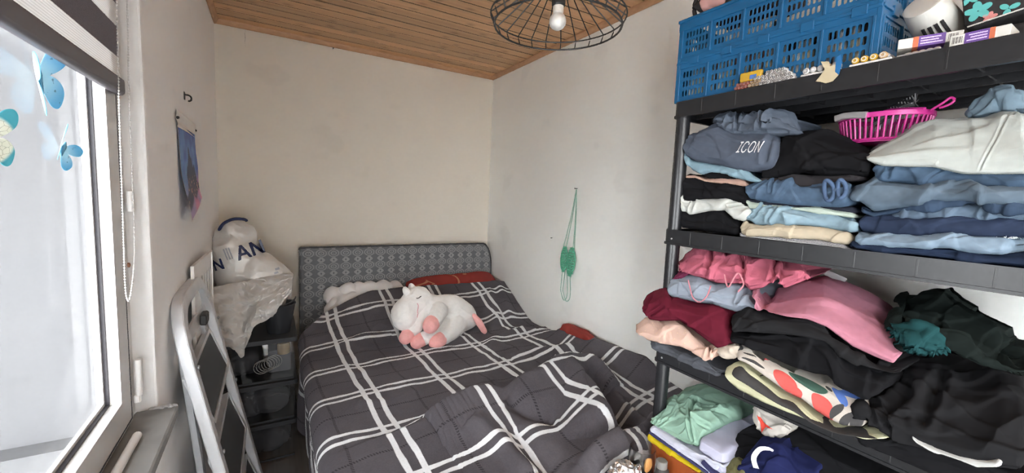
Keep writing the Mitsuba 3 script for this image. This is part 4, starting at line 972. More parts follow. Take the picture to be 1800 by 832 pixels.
CL = {   # front folds of the clothes: (y, z) along the lower line, along the upper line, their depths x
 'black_trousers': ([(0.921, 1.419), (0.806, 1.416), (0.691, 1.412)],
   [(0.946, 1.478), (0.929, 1.488), (0.899, 1.477), (0.867, 1.465), (0.814, 1.478), (0.755, 1.482), (0.716, 1.458), (0.697, 1.453)], 1.175, 1.205),
 'white_top': ([(0.908, 1.501), (0.877, 1.478), (0.849, 1.465), (0.794, 1.479), (0.736, 1.484), (0.701, 1.460), (0.679, 1.454), (0.659, 1.472)],
   [(0.935, 1.537), (0.910, 1.512), (0.888, 1.508), (0.837, 1.518), (0.764, 1.522), (0.718, 1.511), (0.676, 1.490)], 1.175, 1.205),
 'black_knit': ([(0.907, 1.536), (0.887, 1.510), (0.866, 1.506), (0.816, 1.517), (0.745, 1.520), (0.700, 1.510), (0.675, 1.504)],
   [(0.934, 1.577), (0.910, 1.587), (0.870, 1.587), (0.829, 1.571), (0.769, 1.566), (0.712, 1.558), (0.696, 1.546)], 1.175, 1.205),
 'peach_top': ([(0.891, 1.584), (0.851, 1.583), (0.812, 1.569), (0.753, 1.563), (0.697, 1.555), (0.676, 1.556)],
   [(0.910, 1.591), (0.870, 1.592), (0.830, 1.577), (0.781, 1.578), (0.725, 1.581), (0.701, 1.575), (0.691, 1.564)], 1.180, 1.205),
 'black_blouse': ([(0.837, 1.593), (0.804, 1.579), (0.746, 1.579), (0.703, 1.581), (0.681, 1.573)],
   [(0.852, 1.605), (0.820, 1.605), (0.760, 1.596), (0.726, 1.588), (0.693, 1.575)], 1.185, 1.205),
 'light_blue_cardigan': ([(0.900, 1.670), (0.885, 1.637), (0.859, 1.608), (0.826, 1.592), (0.799, 1.600), (0.735, 1.592), (0.712, 1.580), (0.669, 1.569), (0.639, 1.565)],
   [(0.932, 1.693), (0.914, 1.662), (0.873, 1.639), (0.786, 1.623), (0.739, 1.610), (0.695, 1.601), (0.668, 1.579)], 1.165, 1.205),
 'grey_blue_hoodie': ([(0.891, 1.675), (0.879, 1.655), (0.838, 1.633), (0.753, 1.617), (0.708, 1.604), (0.666, 1.597), (0.628, 1.601), (0.603, 1.607)],
   [(0.966, 1.701), (0.950, 1.720), (0.899, 1.731), (0.849, 1.746), (0.825, 1.749), (0.781, 1.726), (0.714, 1.715), (0.663, 1.709), (0.632, 1.704)], 1.155, 1.255),
 'grey_blue_hood': ([(0.797, 1.744), (0.759, 1.714), (0.709, 1.699), (0.668, 1.698), (0.620, 1.695), (0.562, 1.692)],
   [(0.865, 1.772), (0.816, 1.777), (0.775, 1.774), (0.720, 1.766), (0.679, 1.765), (0.639, 1.760), (0.618, 1.741), (0.610, 1.711)], 1.175, 1.275),
 'striped_top': ([(0.685, 1.412), (0.501, 1.409), (0.416, 1.408)],
   [(0.702, 1.420), (0.682, 1.421), (0.575, 1.420), (0.500, 1.423), (0.439, 1.417), (0.426, 1.411)], 1.165, 1.195),
 'cream_trousers': ([(0.680, 1.428), (0.665, 1.422), (0.561, 1.420), (0.487, 1.424), (0.428, 1.418), (0.415, 1.425)],
   [(0.697, 1.434), (0.683, 1.455), (0.664, 1.446), (0.634, 1.446), (0.588, 1.457), (0.519, 1.458), (0.461, 1.452), (0.426, 1.445)], 1.165, 1.195),
 'light_blue_jeans': ([(0.682, 1.465), (0.656, 1.456), (0.640, 1.445), (0.594, 1.454), (0.529, 1.457), (0.469, 1.454), (0.412, 1.447)],
   [(0.701, 1.474), (0.683, 1.481), (0.645, 1.498), (0.616, 1.500), (0.557, 1.498), (0.488, 1.491), (0.426, 1.481)], 1.170, 1.205),
 'pale_green_top': ([(0.683, 1.514), (0.665, 1.492), (0.631, 1.498), (0.603, 1.499), (0.537, 1.496), (0.477, 1.488), (0.419, 1.481)],
   [(0.698, 1.521), (0.641, 1.506), (0.589, 1.504), (0.528, 1.502), (0.466, 1.497), (0.427, 1.494)], 1.180, 1.205),
 'navy_jeans': ([(0.686, 1.518), (0.632, 1.505), (0.581, 1.502), (0.522, 1.500), (0.460, 1.495), (0.422, 1.493)],
   [(0.698, 1.522), (0.637, 1.515), (0.572, 1.509), (0.509, 1.508), (0.467, 1.508), (0.429, 1.510)], 1.190, 1.205),
 'blue_jeans': ([(0.676, 1.532), (0.665, 1.521), (0.615, 1.512), (0.552, 1.508), (0.492, 1.506), (0.451, 1.506), (0.429, 1.512)],
   [(0.699, 1.548), (0.686, 1.559), (0.666, 1.566), (0.623, 1.569), (0.590, 1.561), (0.554, 1.551), (0.525, 1.551), (0.494, 1.559), (0.469, 1.569), (0.447, 1.567)], 1.165, 1.205),
 'charcoal_top': ([(0.653, 1.567), (0.613, 1.567), (0.580, 1.559), (0.545, 1.549), (0.516, 1.549), (0.486, 1.557), (0.461, 1.567), (0.416, 1.570)],
   [(0.670, 1.575), (0.629, 1.580), (0.585, 1.592), (0.541, 1.588), (0.501, 1.585), (0.429, 1.587)], 1.185, 1.215),
 'black_sweatshirt': ([(0.646, 1.572), (0.609, 1.578), (0.565, 1.589), (0.524, 1.585), (0.485, 1.583), (0.442, 1.584), (0.407, 1.578)],
   [(0.680, 1.627), (0.679, 1.669), (0.653, 1.708), (0.621, 1.709), (0.589, 1.708), (0.546, 1.702), (0.511, 1.682), (0.483, 1.666), (0.433, 1.638)], 1.175, 1.295),
 'navy_trousers': ([(0.419, 1.423), (0.403, 1.416), (0.346, 1.414), (0.248, 1.411), (0.158, 1.412), (0.141, 1.412)],
   [(0.431, 1.425), (0.394, 1.419), (0.338, 1.423), (0.257, 1.425), (0.227, 1.423), (0.181, 1.429), (0.147, 1.432)], 1.163, 1.195),
 'faded_jeans': ([(0.407, 1.443), (0.394, 1.422), (0.328, 1.425), (0.253, 1.433), (0.232, 1.426), (0.178, 1.431)],
   [(0.422, 1.453), (0.379, 1.446), (0.326, 1.456), (0.293, 1.462), (0.261, 1.460), (0.204, 1.460), (0.177, 1.460)], 1.160, 1.200),
 'dark_jeans': ([(0.411, 1.470), (0.403, 1.455), (0.370, 1.447), (0.317, 1.456), (0.267, 1.464), (0.226, 1.460), (0.194, 1.462), (0.147, 1.466)],
   [(0.420, 1.475), (0.401, 1.490), (0.363, 1.487), (0.295, 1.492), (0.234, 1.493), (0.154, 1.498)], 1.170, 1.195),
 'denim_shorts': ([(0.361, 1.487), (0.322, 1.489), (0.271, 1.492), (0.230, 1.494), (0.190, 1.496), (0.151, 1.498)],
   [(0.370, 1.492), (0.342, 1.503), (0.299, 1.514), (0.257, 1.522), (0.239, 1.518), (0.211, 1.515), (0.192, 1.510), (0.157, 1.512)], 1.175, 1.205),
 'indigo_jeans': ([(0.411, 1.497), (0.382, 1.489), (0.332, 1.501), (0.297, 1.514), (0.249, 1.523), (0.227, 1.526), (0.205, 1.516), (0.152, 1.511)],
   [(0.423, 1.514), (0.398, 1.501), (0.350, 1.513), (0.300, 1.524), (0.258, 1.531), (0.235, 1.535), (0.212, 1.527), (0.158, 1.521)], 1.170, 1.205),
 'mid_blue_jeans': ([(0.430, 1.530), (0.406, 1.519), (0.383, 1.500), (0.337, 1.511), (0.289, 1.522), (0.248, 1.529), (0.226, 1.532), (0.204, 1.525), (0.152, 1.519)],
   [(0.447, 1.536), (0.432, 1.554), (0.401, 1.583), (0.382, 1.571), (0.338, 1.564), (0.288, 1.560), (0.243, 1.558), (0.161, 1.554)], 1.160, 1.205),
 'rolled_jeans': ([(0.391, 1.581), (0.373, 1.569), (0.330, 1.562), (0.281, 1.558), (0.237, 1.555), (0.157, 1.552)],
   [(0.403, 1.596), (0.391, 1.607), (0.344, 1.602), (0.290, 1.593), (0.247, 1.585), (0.165, 1.584)], 1.175, 1.210),
 'pale_grey_sweatshirt': ([(0.407, 1.615), (0.377, 1.601), (0.328, 1.597), (0.296, 1.596), (0.277, 1.589), (0.252, 1.581), (0.209, 1.579), (0.158, 1.579)],
   [(0.470, 1.637), (0.453, 1.658), (0.426, 1.679), (0.389, 1.704), (0.352, 1.711), (0.304, 1.710), (0.269, 1.708), (0.245, 1.713), (0.213, 1.704), (0.192, 1.689)], 1.155, 1.335),
 'light_denim_shirt': ([(0.278, 1.702), (0.260, 1.698), (0.237, 1.703), (0.220, 1.702), (0.207, 1.704)],
   [(0.297, 1.716), (0.288, 1.725), (0.271, 1.738), (0.245, 1.747), (0.229, 1.739), (0.219, 1.717)], 1.275, 1.345),
 'grey_jeans': ([(0.925, 1.010), (0.875, 0.994), (0.793, 1.000), (0.731, 1.001), (0.677, 1.008)],
   [(0.966, 0.995), (0.919, 1.000), (0.840, 1.002), (0.762, 1.002), (0.702, 1.004)], 1.145, 1.190),
 'blush_sweater': ([(0.975, 1.050), (0.921, 1.032), (0.863, 1.039), (0.790, 1.053), (0.728, 1.051), (0.695, 1.046), (0.674, 1.064), (0.670, 1.088)],
   [(1.018, 1.040), (0.983, 1.081), (0.963, 1.091), (0.917, 1.093), (0.848, 1.116), (0.813, 1.109), (0.767, 1.089), (0.735, 1.077), (0.701, 1.073)], 1.090, 1.140),
 'burgundy_sweater': ([(0.939, 1.127), (0.916, 1.106), (0.873, 1.113), (0.800, 1.136), (0.761, 1.125), (0.706, 1.105), (0.669, 1.093), (0.636, 1.114)],
   [(0.998, 1.127), (0.979, 1.161), (0.929, 1.205), (0.904, 1.213), (0.887, 1.188), (0.829, 1.189), (0.759, 1.194), (0.724, 1.198), (0.674, 1.192), (0.668, 1.146)], 1.085, 1.150),
 'burgundy_striped_top': ([(0.902, 1.221), (0.882, 1.238), (0.844, 1.267), (0.834, 1.272)],
   [(0.934, 1.225), (0.918, 1.244), (0.894, 1.264), (0.863, 1.268)], 1.160, 1.200),
 'grey_blue_knit': ([(0.887, 1.203), (0.871, 1.191), (0.808, 1.194), (0.770, 1.195), (0.723, 1.203), (0.689, 1.200), (0.652, 1.199), (0.614, 1.220), (0.584, 1.223)],
   [(0.936, 1.209), (0.906, 1.244), (0.859, 1.266), (0.801, 1.271), (0.756, 1.255), (0.700, 1.265), (0.656, 1.256), (0.620, 1.221)], 1.130, 1.190),
 'pink_knit_top': ([(0.850, 1.279), (0.797, 1.273), (0.772, 1.272), (0.725, 1.266), (0.676, 1.275), (0.645, 1.282), (0.624, 1.266), (0.592, 1.281), (0.554, 1.314), (0.539, 1.291), (0.507, 1.312), (0.488, 1.328)],
   [(0.932, 1.273), (0.909, 1.323), (0.877, 1.352), (0.818, 1.354), (0.745, 1.349), (0.690, 1.352), (0.638, 1.349), (0.603, 1.341), (0.562, 1.345), (0.537, 1.325)], 1.140, 1.250),
 'pink_sweater': ([(0.595, 1.265), (0.570, 1.234), (0.505, 1.229), (0.462, 1.235), (0.421, 1.228), (0.369, 1.200), (0.323, 1.190), (0.298, 1.188), (0.293, 1.199)],
   [(0.757, 1.210), (0.677, 1.238), (0.605, 1.285), (0.587, 1.292), (0.551, 1.304), (0.508, 1.299), (0.472, 1.289), (0.425, 1.273), (0.384, 1.242), (0.375, 1.226)], 1.100, 1.400),
 'black_jumper': ([(0.636, 1.148), (0.602, 1.161), (0.556, 1.171), (0.498, 1.185), (0.456, 1.194), (0.416, 1.199), (0.374, 1.177), (0.331, 1.170), (0.289, 1.169)],
   [(0.670, 1.162), (0.668, 1.183), (0.630, 1.220), (0.594, 1.216), (0.527, 1.216), (0.483, 1.222), (0.440, 1.214), (0.386, 1.185), (0.338, 1.174), (0.305, 1.175)], 1.095, 1.150),
 'black_hoodie': ([(0.632, 1.123), (0.598, 1.126), (0.555, 1.126), (0.515, 1.118), (0.478, 1.114), (0.428, 1.116), (0.404, 1.123), (0.369, 1.104), (0.330, 1.103), (0.304, 1.128)],
   [(0.658, 1.133), (0.621, 1.149), (0.574, 1.159), (0.514, 1.174), (0.470, 1.184), (0.429, 1.188), (0.386, 1.165), (0.342, 1.159), (0.301, 1.155)], 1.085, 1.130),
 'cream_leaf_top': ([(0.680, 1.080), (0.651, 1.079), (0.628, 1.086), (0.615, 1.104)],
   [(0.706, 1.072), (0.687, 1.086), (0.659, 1.101), (0.639, 1.110)], 1.100, 1.140),
 'floral_trousers': ([(0.605, 1.089), (0.575, 1.087), (0.516, 1.064), (0.477, 1.050), (0.442, 1.048), (0.414, 1.035), (0.390, 1.029), (0.360, 1.026), (0.328, 1.041), (0.316, 1.063)],
   [(0.631, 1.086), (0.627, 1.107), (0.594, 1.113), (0.564, 1.102), (0.527, 1.099), (0.485, 1.094), (0.415, 1.095), (0.375, 1.094), (0.334, 1.092), (0.331, 1.081)], 1.075, 1.120),
 'pale_yellow_sweatshirt': ([(0.632, 1.037), (0.617, 1.017), (0.589, 1.007), (0.526, 1.002), (0.470, 1.004), (0.386, 1.009), (0.357, 1.013), (0.316, 1.024), (0.281, 1.043)],
   [(0.653, 1.028), (0.644, 1.043), (0.624, 1.067), (0.593, 1.072), (0.533, 1.049), (0.493, 1.035), (0.457, 1.033), (0.428, 1.019), (0.403, 1.012), (0.371, 1.010), (0.338, 1.026), (0.295, 1.033)], 1.070, 1.110),
 'black_coat': ([(0.332, 1.089), (0.323, 1.058), (0.285, 1.047), (0.271, 1.033), (0.246, 1.036), (0.212, 1.038), (0.162, 1.050), (0.134, 1.066), (0.110, 1.076)],
   [(0.397, 1.020), (0.373, 1.068), (0.347, 1.132), (0.315, 1.160), (0.278, 1.159), (0.229, 1.164), (0.185, 1.178), (0.152, 1.172)], 1.080, 1.300),
 'dark_green_jacket': ([(0.316, 1.279), (0.313, 1.238), (0.296, 1.206), (0.262, 1.208), (0.227, 1.231), (0.191, 1.217), (0.137, 1.219)],
   [(0.391, 1.229), (0.379, 1.249), (0.337, 1.289), (0.309, 1.285), (0.263, 1.263), (0.221, 1.242), (0.174, 1.190)], 1.160, 1.440),
 'teal_lining': ([(0.307, 1.244), (0.297, 1.218), (0.285, 1.208), (0.265, 1.213), (0.245, 1.220), (0.234, 1.230)],
   [(0.326, 1.231), (0.308, 1.242), (0.298, 1.251), (0.277, 1.260), (0.260, 1.246), (0.249, 1.217)], 1.130, 1.200),
 'white_tshirt': ([(0.247, 1.067), (0.237, 1.060), (0.214, 1.056), (0.181, 1.057), (0.160, 1.056), (0.143, 1.067), (0.134, 1.074)],
   [(0.252, 1.062), (0.240, 1.060), (0.216, 1.062), (0.186, 1.065), (0.165, 1.070), (0.151, 1.075), (0.137, 1.086)], 1.065, 1.085),
 'yellow_towel': ([(0.872, 0.705), (0.839, 0.699), (0.777, 0.688), (0.728, 0.686), (0.698, 0.686)],
   [(0.888, 0.696), (0.847, 0.699), (0.793, 0.690), (0.739, 0.686), (0.689, 0.692)], 1.120, 1.140),
 'white_jersey': ([(0.876, 0.715), (0.836, 0.710), (0.782, 0.700), (0.729, 0.697), (0.684, 0.706), (0.666, 0.717), (0.627, 0.781)],
   [(0.932, 0.679), (0.899, 0.726), (0.842, 0.727), (0.767, 0.721), (0.704, 0.767), (0.647, 0.826), (0.596, 0.860)], 1.125, 1.200),
}
# colours
BLK, BLK2 = (.0085, .0085, .0095), (.015, .015, .016)
def floral(p, n, uv):
    """cream cloth printed with large loose leaves and shapes"""
    u, v = uv.x*9.6-.16, uv.y*9.6
    c = mi.Color3f((.43, .39, .345))
    def ell(cu, cv, ru, rv, ang):
        a = math.radians(ang); du, dv = u-cu, v-cv
        x = (du*math.cos(a)+dv*math.sin(a))/ru; y = (-du*math.sin(a)+dv*math.cos(a))/rv
        return smoothstep(1.06, .97, dr.sqrt(x*x+y*y+.12*dr.sin(3*x)*y))
    for (cu, cv, ru, rv, an, col) in FLORAL:
        c = mix(c, col, ell(cu, cv, ru, rv, an))
    return c*(.94+.1*fbm(p.x*300, p.y*300, p.z*300, 2))
_dk, _rd, _gr, _bl = (.045, .043, .043), (.50, .075, .065), (.032, .075, .055), (.075, .15, .42)
FLORAL = [(.25, .55, .16, .05, 8, _dk), (.33, .25, .30, .07, 10, _dk), (1.12, .30, .26, .30, 20, _rd), (1.35, .12, .15, .14, 0, _rd), (1.62, .62, .40, .22, -8, _gr), (1.92, .14, .20, .26, 30, _rd),
          (2.25, .62, .30, .10, -70, _bl), (2.45, .85, .28, .12, 20, _bl), (2.20, .20, .07, .20, -35, _dk), (2.42, .12, .07, .22, -50, _dk), (2.66, .12, .08, .24, -65, _dk), (2.05, .75, .05, .1, 20, _dk),
          (3.02, .45, .13, .42, 8, _gr), (.70, .85, .14, .05, 30, _rd), (.05, .9, .1, .2, 0, _dk)]
mat('m_floral', mikit.proc(floral), .9, sheen=.2)
def striped(p, n, uv):
    s = smoothstep(-.2, .2, dr.sin(uv.y*1500+fbm(uv.x*20, uv.y*20, 0, 2)*2))
    return mix((.05, .05, .055), (.42, .42, .43), s)
mat('m_striped', mikit.proc(striped), .9)
def glitter(p, n, uv):
    f, s, r = voronoi(uv.x*75, uv.y*75)
    dots = smoothstep(.16, .10, f)*smoothstep(.45, .5, r)
    return mix(mix((.52, .36, .29), (.45, .29, .235), fbm(p.x*25, p.y*25, p.z*25, 2)), mix((.30, .16, .12), (.70, .52, .30), r), dots*.8)
mat('m_blush', mikit.proc(glitter), .9, sheen=.3)

# ---- second shelf, left pile
gp = None
cloth('black_trousers', 'm_dark_fabric', 'folded black trousers at the bottom of the left pile on the second shelf', 'trousers', BLK, layers=2, wr=.004)
cloth('white_top', 'm_fabric', 'crumpled white top between two black garments in the left pile of the second shelf', 'shirt', (.42, .435, .41), wr=.007, creases=((.25, .1, .3, .9, .006, .02), (.72, .2, .95, .8, .006, .02)))
cloth('black_knit', 'm_dark_fabric', 'folded black knit under a peach edge on the left of the second shelf', 'jumper', BLK, layers=2, wr=.007)
cloth('peach_top', 'm_fabric', 'thin peach garment edge above the black knit on the left of the second shelf', 'top', (.40, .26, .21), wr=.002)
cloth('black_blouse', 'm_dark_fabric', 'flat black blouse under the light blue cardigan on the second shelf', 'blouse', BLK, wr=.002)
cloth('light_blue_cardigan', 'm_fabric', 'light blue cardigan hanging out under the slate blue hoodie', 'cardigan', (.17, .26, .31), wr=.005)
hood = cloth('grey_blue_hoodie', 'm_fabric', 'slate blue hoodie with white lettering on the left of the second shelf', 'hoodie', (.066, .080, .108), p=.75, wr=.006, wfreq=7, creases=((.08, .5, .25, .9, .005, .02), (.93, .1, .98, .9, .008, .03)))
cl_me = GA['grey_blue_hoodie'][1]
lt = meshkit.text_mesh('ICON', .030, .0015); lt.apply_transform(np.array([[.62, .24, 0, 0], [0, 1.05, 0, 0], [0, 0, 1, 0], [0, 0, 0, 1.0]]))
part('lettering', wrap(lt, (1.0, .707, 1.651), (0, -1, -.06), (0, 0, 1), (1, 0, 0), trimesh.ray.ray_triangle.RayMeshIntersector(cl_me), .0012), mat('m_white_print', (.55, .55, .56), .6), hood, 'white lettering ICON', smooth=False)
B, Tp, xf, xb = CL['grey_blue_hood']
me, uv, c = garment(B, Tp, xf, xb, seed=77, color=(.080, .098, .128), wr=.010, wfreq=14, layers=2, lay=.008, p=.7, back=1.42, creases=((.35, .1, .3, .9, .01, .02), (.62, .1, .68, .9, .012, .02)))
part('hood', me, 'm_fabric', hood, 'gathered slate blue hood', smooth=True, uv=uv, color=c)
# ---- second shelf, middle pile
cloth('striped_top', 'm_striped', 'thin grey and white striped top at the bottom of the middle pile, second shelf', 'top', (.3, .3, .3), wr=.002)
cloth('cream_trousers', 'm_fabric', 'folded cream trousers on the striped top in the middle of the second shelf', 'trousers', (.40, .345, .255), wr=.006)
cloth('light_blue_jeans', 'm_denim', 'bleached light blue jeans on the cream trousers in the middle of the second shelf', 'jeans', (.165, .245, .295), wr=.0095, vary=.55, wear=.15, creases=((.12, .2, .3, .9, .006, .025), (.3, .1, .42, .8, .005, .02)))
cloth('pale_green_top', 'm_fabric', 'thin pale green top between the light and mid blue jeans on the second shelf', 'top', (.36, .42, .36), wr=.003)
cloth('navy_jeans', 'm_denim', 'dark navy jeans showing under the mid blue jeans in the middle of the second shelf', 'jeans', (0.0171, 0.0200, 0.0304), wr=.0041, vary=.55)
jb = cloth('blue_jeans', 'm_denim', 'mid blue jeans with turned-up hems in the middle of the second shelf', 'jeans', (0.0488, 0.0820, 0.1320), wr=.0095, vary=.55, wear=.25, creases=((.15, .3, .28, .8, .005, .02), (.3, .2, .33, .8, .005, .015)))
a = np.linspace(0, 2*math.pi, 40, endpoint=False)
for (yc, zc, ry, rz, tw) in ((.466, 1.545, .010, .024, .4), (.441, 1.549, .008, .021, .2)):
    part('hem', sweep(np.stack([1.149+.004*np.cos(a*2), yc+ry*np.cos(a)+tw*.01*np.sin(a), zc+rz*np.sin(a)], 1), .0045, 8, True), 'm_denim_hem', jb, 'turned-up hem')
mat('m_denim_hem', (.045, .08, .15), .85)
cloth('charcoal_top', 'm_dark_fabric', 'charcoal top pressed flat under the black sweatshirt on the second shelf', 'top', (.03, .028, .03), wr=.004)
cloth('black_sweatshirt', 'm_dark_fabric', 'heaped black sweatshirt under the pink basket on the second shelf', 'sweatshirt', BLK, wr=.010, wfreq=7, p=.8, back=1.45)
# ---- second shelf, right pile
cloth('navy_trousers', 'm_denim', 'navy trousers at the bottom of the right pile on the second shelf', 'trousers', (0.0110, 0.0200, 0.0440), wr=.0054, vary=.55)
fj = cloth('faded_jeans', 'm_denim', 'pale faded jeans with a frayed hem low in the right pile of the second shelf', 'jeans', (.145, .20, .258), wr=.0081, vary=.55, wear=.12)
cloth('dark_jeans', 'm_denim', 'dark indigo jeans above the pale faded jeans in the right pile', 'jeans', (0.0128, 0.0210, 0.0440), wr=.0054, vary=.55, wear=.3)
cloth('denim_shorts', 'm_denim', 'folded denim shorts edge in the middle of the right pile of the second shelf', 'shorts', (0.0756, 0.1120, 0.1600), wr=.0081, vary=.55, wear=.2, creases=((.68, .1, .72, .9, .006, .02),))
cloth('indigo_jeans', 'm_denim', 'deep blue jeans folded under the washed blue jeans in the right pile', 'jeans', (0.0244, 0.0420, 0.0736), wr=.0081, vary=.55, wear=.2)
mj = cloth('mid_blue_jeans', 'm_denim', 'large washed blue jeans in the upper part of the right pile of the second shelf', 'jeans', (0.0683, 0.0980, 0.1320), wr=.0095, vary=.55, wear=.3)
cloth('rolled_jeans', 'm_denim', 'blue jeans directly under the pale grey sweatshirt on the second shelf', 'jeans', (0.0378, 0.0660, 0.1080), wr=.0081, vary=.55, wear=.25, creases=((.12, .1, .16, .9, .006, .02),))
sw = cloth('pale_grey_sweatshirt', 'm_fabric', 'pale grey sweatshirt folded on top of the jeans pile on the second shelf', 'sweatshirt', (.36, .385, .365), wr=.010, wfreq=5, p=.95, back=1.45, creases=((.72, .05, .86, .72, .0022, .006),))
cloth('light_denim_shirt', 'm_denim', 'light denim shirt collar lying on the pale grey sweatshirt', 'shirt', (.135, .19, .235), wr=.0108, vary=.55, wfreq=14, back=1.44)
def fray():
    out = []; r_ = np.random.default_rng(5)
    for i in range(30):
        y = .198-.022*r_.random(); p0 = np.array([1.170+.016*r_.random(), y, 1.461])
        d = np.array([-.005*r_.random(), -.010*r_.random(), .002+.002*r_.normal()])
        out.append(sweep(spline([p0, p0+d*.6+(0, 0, .003), p0+d], 6), .0005, 4))
    return cat(out)
part('frayed_hem', fray(), mat('m_fray', (.6, .62, .63), .9), fj, 'frayed pale threads', kind='stuff')

# ---- pink plastic basket with combs
mat('m_pink_plastic', (.42, .025, .19), .35)
pb = thing('pink_basket', 'pink slatted plastic basket of combs on the black sweatshirt', 'basket')
BC = np.array([1.30, .428, 1.666])
def bask(u, r0): a = u*2*math.pi; return np.array([r0*.070*math.cos(a), .088*r0*math.sin(a)])
def brim(z, r0, k=64): return np.array([[*(BC[:2]+bask(i/k, r0)), BC[2]+z+.10*(0)] for i in range(k)])
part('rim', sweep(brim(.062, 1.0), 1.0, 10, True, flat=(.0028, .006)), 'm_pink_plastic', pb)
part('base', moved(extrude(Polygon([tuple(bask(i/48, .86)) for i in range(48)]), .004), tr(BC[0], BC[1], BC[2])), 'm_pink_plastic', pb)
part('base_ring', sweep(brim(.006, .88), .0035, 8, True), 'm_pink_plastic', pb)
for k in range(44):
    a, b = bask(k/44, .88), bask(k/44, 1.0)
    part('slat', sweep(np.array([[*(BC[:2]+a), BC[2]+.004], [*(BC[:2]+b), BC[2]+.060]]), .0023, 6), 'm_pink_plastic', pb)
part('handle', sweep(spline([BC+(-.05, -.085, .066), BC+(-.02, -.02, .078), BC+(.0, .03, .072), BC+(-.03, .08, .066)], 24), 1.0, 8, flat=(.0035, .002)), 'm_pink_plastic', pb)
part('hook', sweep(spline([BC+(-.03, -.090, .064), BC+(-.035, -.108, .075), BC+(-.035, -.120, .085), BC+(-.035, -.126, .078), BC+(-.035, -.118, .070), BC+(-.033, -.104, .066)], 24), .0026, 8), 'm_pink_plastic', pb)
mat('m_silver', (.55, .55, .56), .25, metallic=.7)
single('hair_clip', cat(sweep(spline([BC+(-.066, .075, .062), BC+(-.070, .05, .066), BC+(-.072, .01, .062)], 14), 1.0, 10, flat=(.006, .008))), 'm_silver', 'silver hair clip lying at the rim of the pink basket', 'hair clip')
hb_ = thing('hair_brush', 'black spiky hair brush standing in the pink basket', 'hair brush')
part('brush_body', sweep(spline([BC+(.0, .02, .05), BC+(.005, -.01, .078), BC+(.01, -.05, .092)], 14), np.linspace(.010, .016, 14), 10), 'm_black_plastic', hb_)
br = []
for i in range(12):
    c_ = BC+(.0, .02, .05)+(np.array([.01, -.07, .042]))*i/11
    for j in range(9):
        a = j*2*math.pi/9+i*.3
        br.append(sweep(np.array([c_, c_+np.array([math.cos(a)*.022, 0, math.sin(a)*.022])]), .0012, 4))
part('bristles', cat(br), 'm_silver', hb_, kind='stuff')

# ---- third shelf
CL['grey_jeans'] = ([(.935, .994), (.88, .990), (.80, .990), (.72, .991), (.685, .992)], [(.955, 1.010), (.88, 1.016), (.80, 1.018), (.72, 1.018), (.68, 1.012)], 1.137, 1.150)
cloth('grey_jeans', 'm_denim', 'dark grey jeans with pale seams lying flat at the left end of the third shelf', 'jeans', (.066, .070, .080), layers=2, lay=.006, wr=.0068, vary=.55, back=1.45)
cloth('blush_sweater', 'm_blush', 'blush pink sweater with glitter specks under the burgundy sweater', 'sweater', (.6, .4, .35), wr=.006, wfreq=8, p=.7, back=1.45, creases=((.86, .05, .93, .9, .010, .018),))
cloth('burgundy_sweater', 'm_fabric', 'burgundy sweater folded at the left end of the third shelf', 'sweater', (.085, .007, .017), wr=.007, wfreq=7, p=.75, back=1.45, creases=((.05, .3, .16, .9, .008, .03), (.12, .1, .3, .25, .006, .02)))
cloth('burgundy_striped_top', 'm_fabric', 'burgundy striped top tucked behind the shelf post above the burgundy sweater', 'top', (.12, .02, .05), wr=.003, back=1.3)
cloth('grey_blue_knit', 'm_knit', 'pale grey blue knit sweater on the burgundy sweater', 'sweater', (.24, .275, .325), wr=.007, p=.7, back=1.4, creases=((.80, .2, .88, .9, .010, .02),))
pk = cloth('pink_knit_top', 'm_knit', 'dusty pink knit top with ruffles and cords topping the left pile, third shelf', 'top', (.36, .095, .135), wr=.014, wfreq=11, p=.85, back=1.40, creases=((.24, .05, .34, .9, .014, .022), (.50, .05, .56, .8, .014, .022), (.74, .05, .80, .9, .016, .02)))
mat('m_pink_cord', (.42, .16, .19), .9)
part('cord', sweep(spline([(1.128, .690, 1.300), (1.122, .672, 1.268), (1.120, .655, 1.300), (1.122, .645, 1.312), (1.120, .628, 1.285), (1.118, .64, 1.262)], 40), .0022, 6), 'm_pink_cord', pk, 'pink tie cord')
part('cord', sweep(spline([(1.12, .80, 1.262), (1.112, .785, 1.24), (1.108, .77, 1.215), (1.106, .745, 1.207), (1.108, .725, 1.23), (1.115, .72, 1.262)], 40), .0020, 6), 'm_pink_cord', pk, 'pink tie cord')
ps = cloth('pink_sweater', 'm_fabric', 'soft pink sweater spread over the black hoodie in the middle of the third shelf', 'sweater', (.37, .155, .205), wr=.009, wfreq=5, p=.95, back=1.49, sag=.03, creases=((.1, .05, .2, .9, .008, .03),))
part('care_label', to_plane(extrude(sbox(-.035, -.008, .035, .008), .0006), (1.37, .522, 1.315), (0, -.93, -.30), (.35, -.3, .92)), 'm_white_print', ps, 'white care label', smooth=False)
cloth('black_jumper', 'm_dark_fabric', 'black jumper directly under the soft pink sweater', 'jumper', BLK2, wr=.008, wfreq=6, back=1.48)
cloth('black_hoodie', 'm_dark_fabric', 'black hoodie on the cream leaf print trousers', 'hoodie', BLK, wr=.012, wfreq=7, layers=1, p=.8, back=1.48)
cloth('cream_leaf_top', 'm_fabric', 'small bunched cream cloth below the burgundy sweater', 'cloth', (.46, .40, .33), wr=.006, back=1.3)
cloth('floral_trousers', 'm_floral', 'cream trousers printed with red, green and blue leaf shapes on the third shelf', 'trousers', (.6, .5, .4), wr=.006, wfreq=6, folds=4, fdep=.6, back=1.46)
ys = cloth('pale_yellow_sweatshirt', 'm_fabric', 'pale yellow sweatshirt with a dark grey panel below the leaf print trousers', 'sweatshirt', (.44, .43, .285), wr=.003, folds=0, back=1.46, vary=.08)
B, Tp, xf, xb = CL['pale_yellow_sweatshirt']
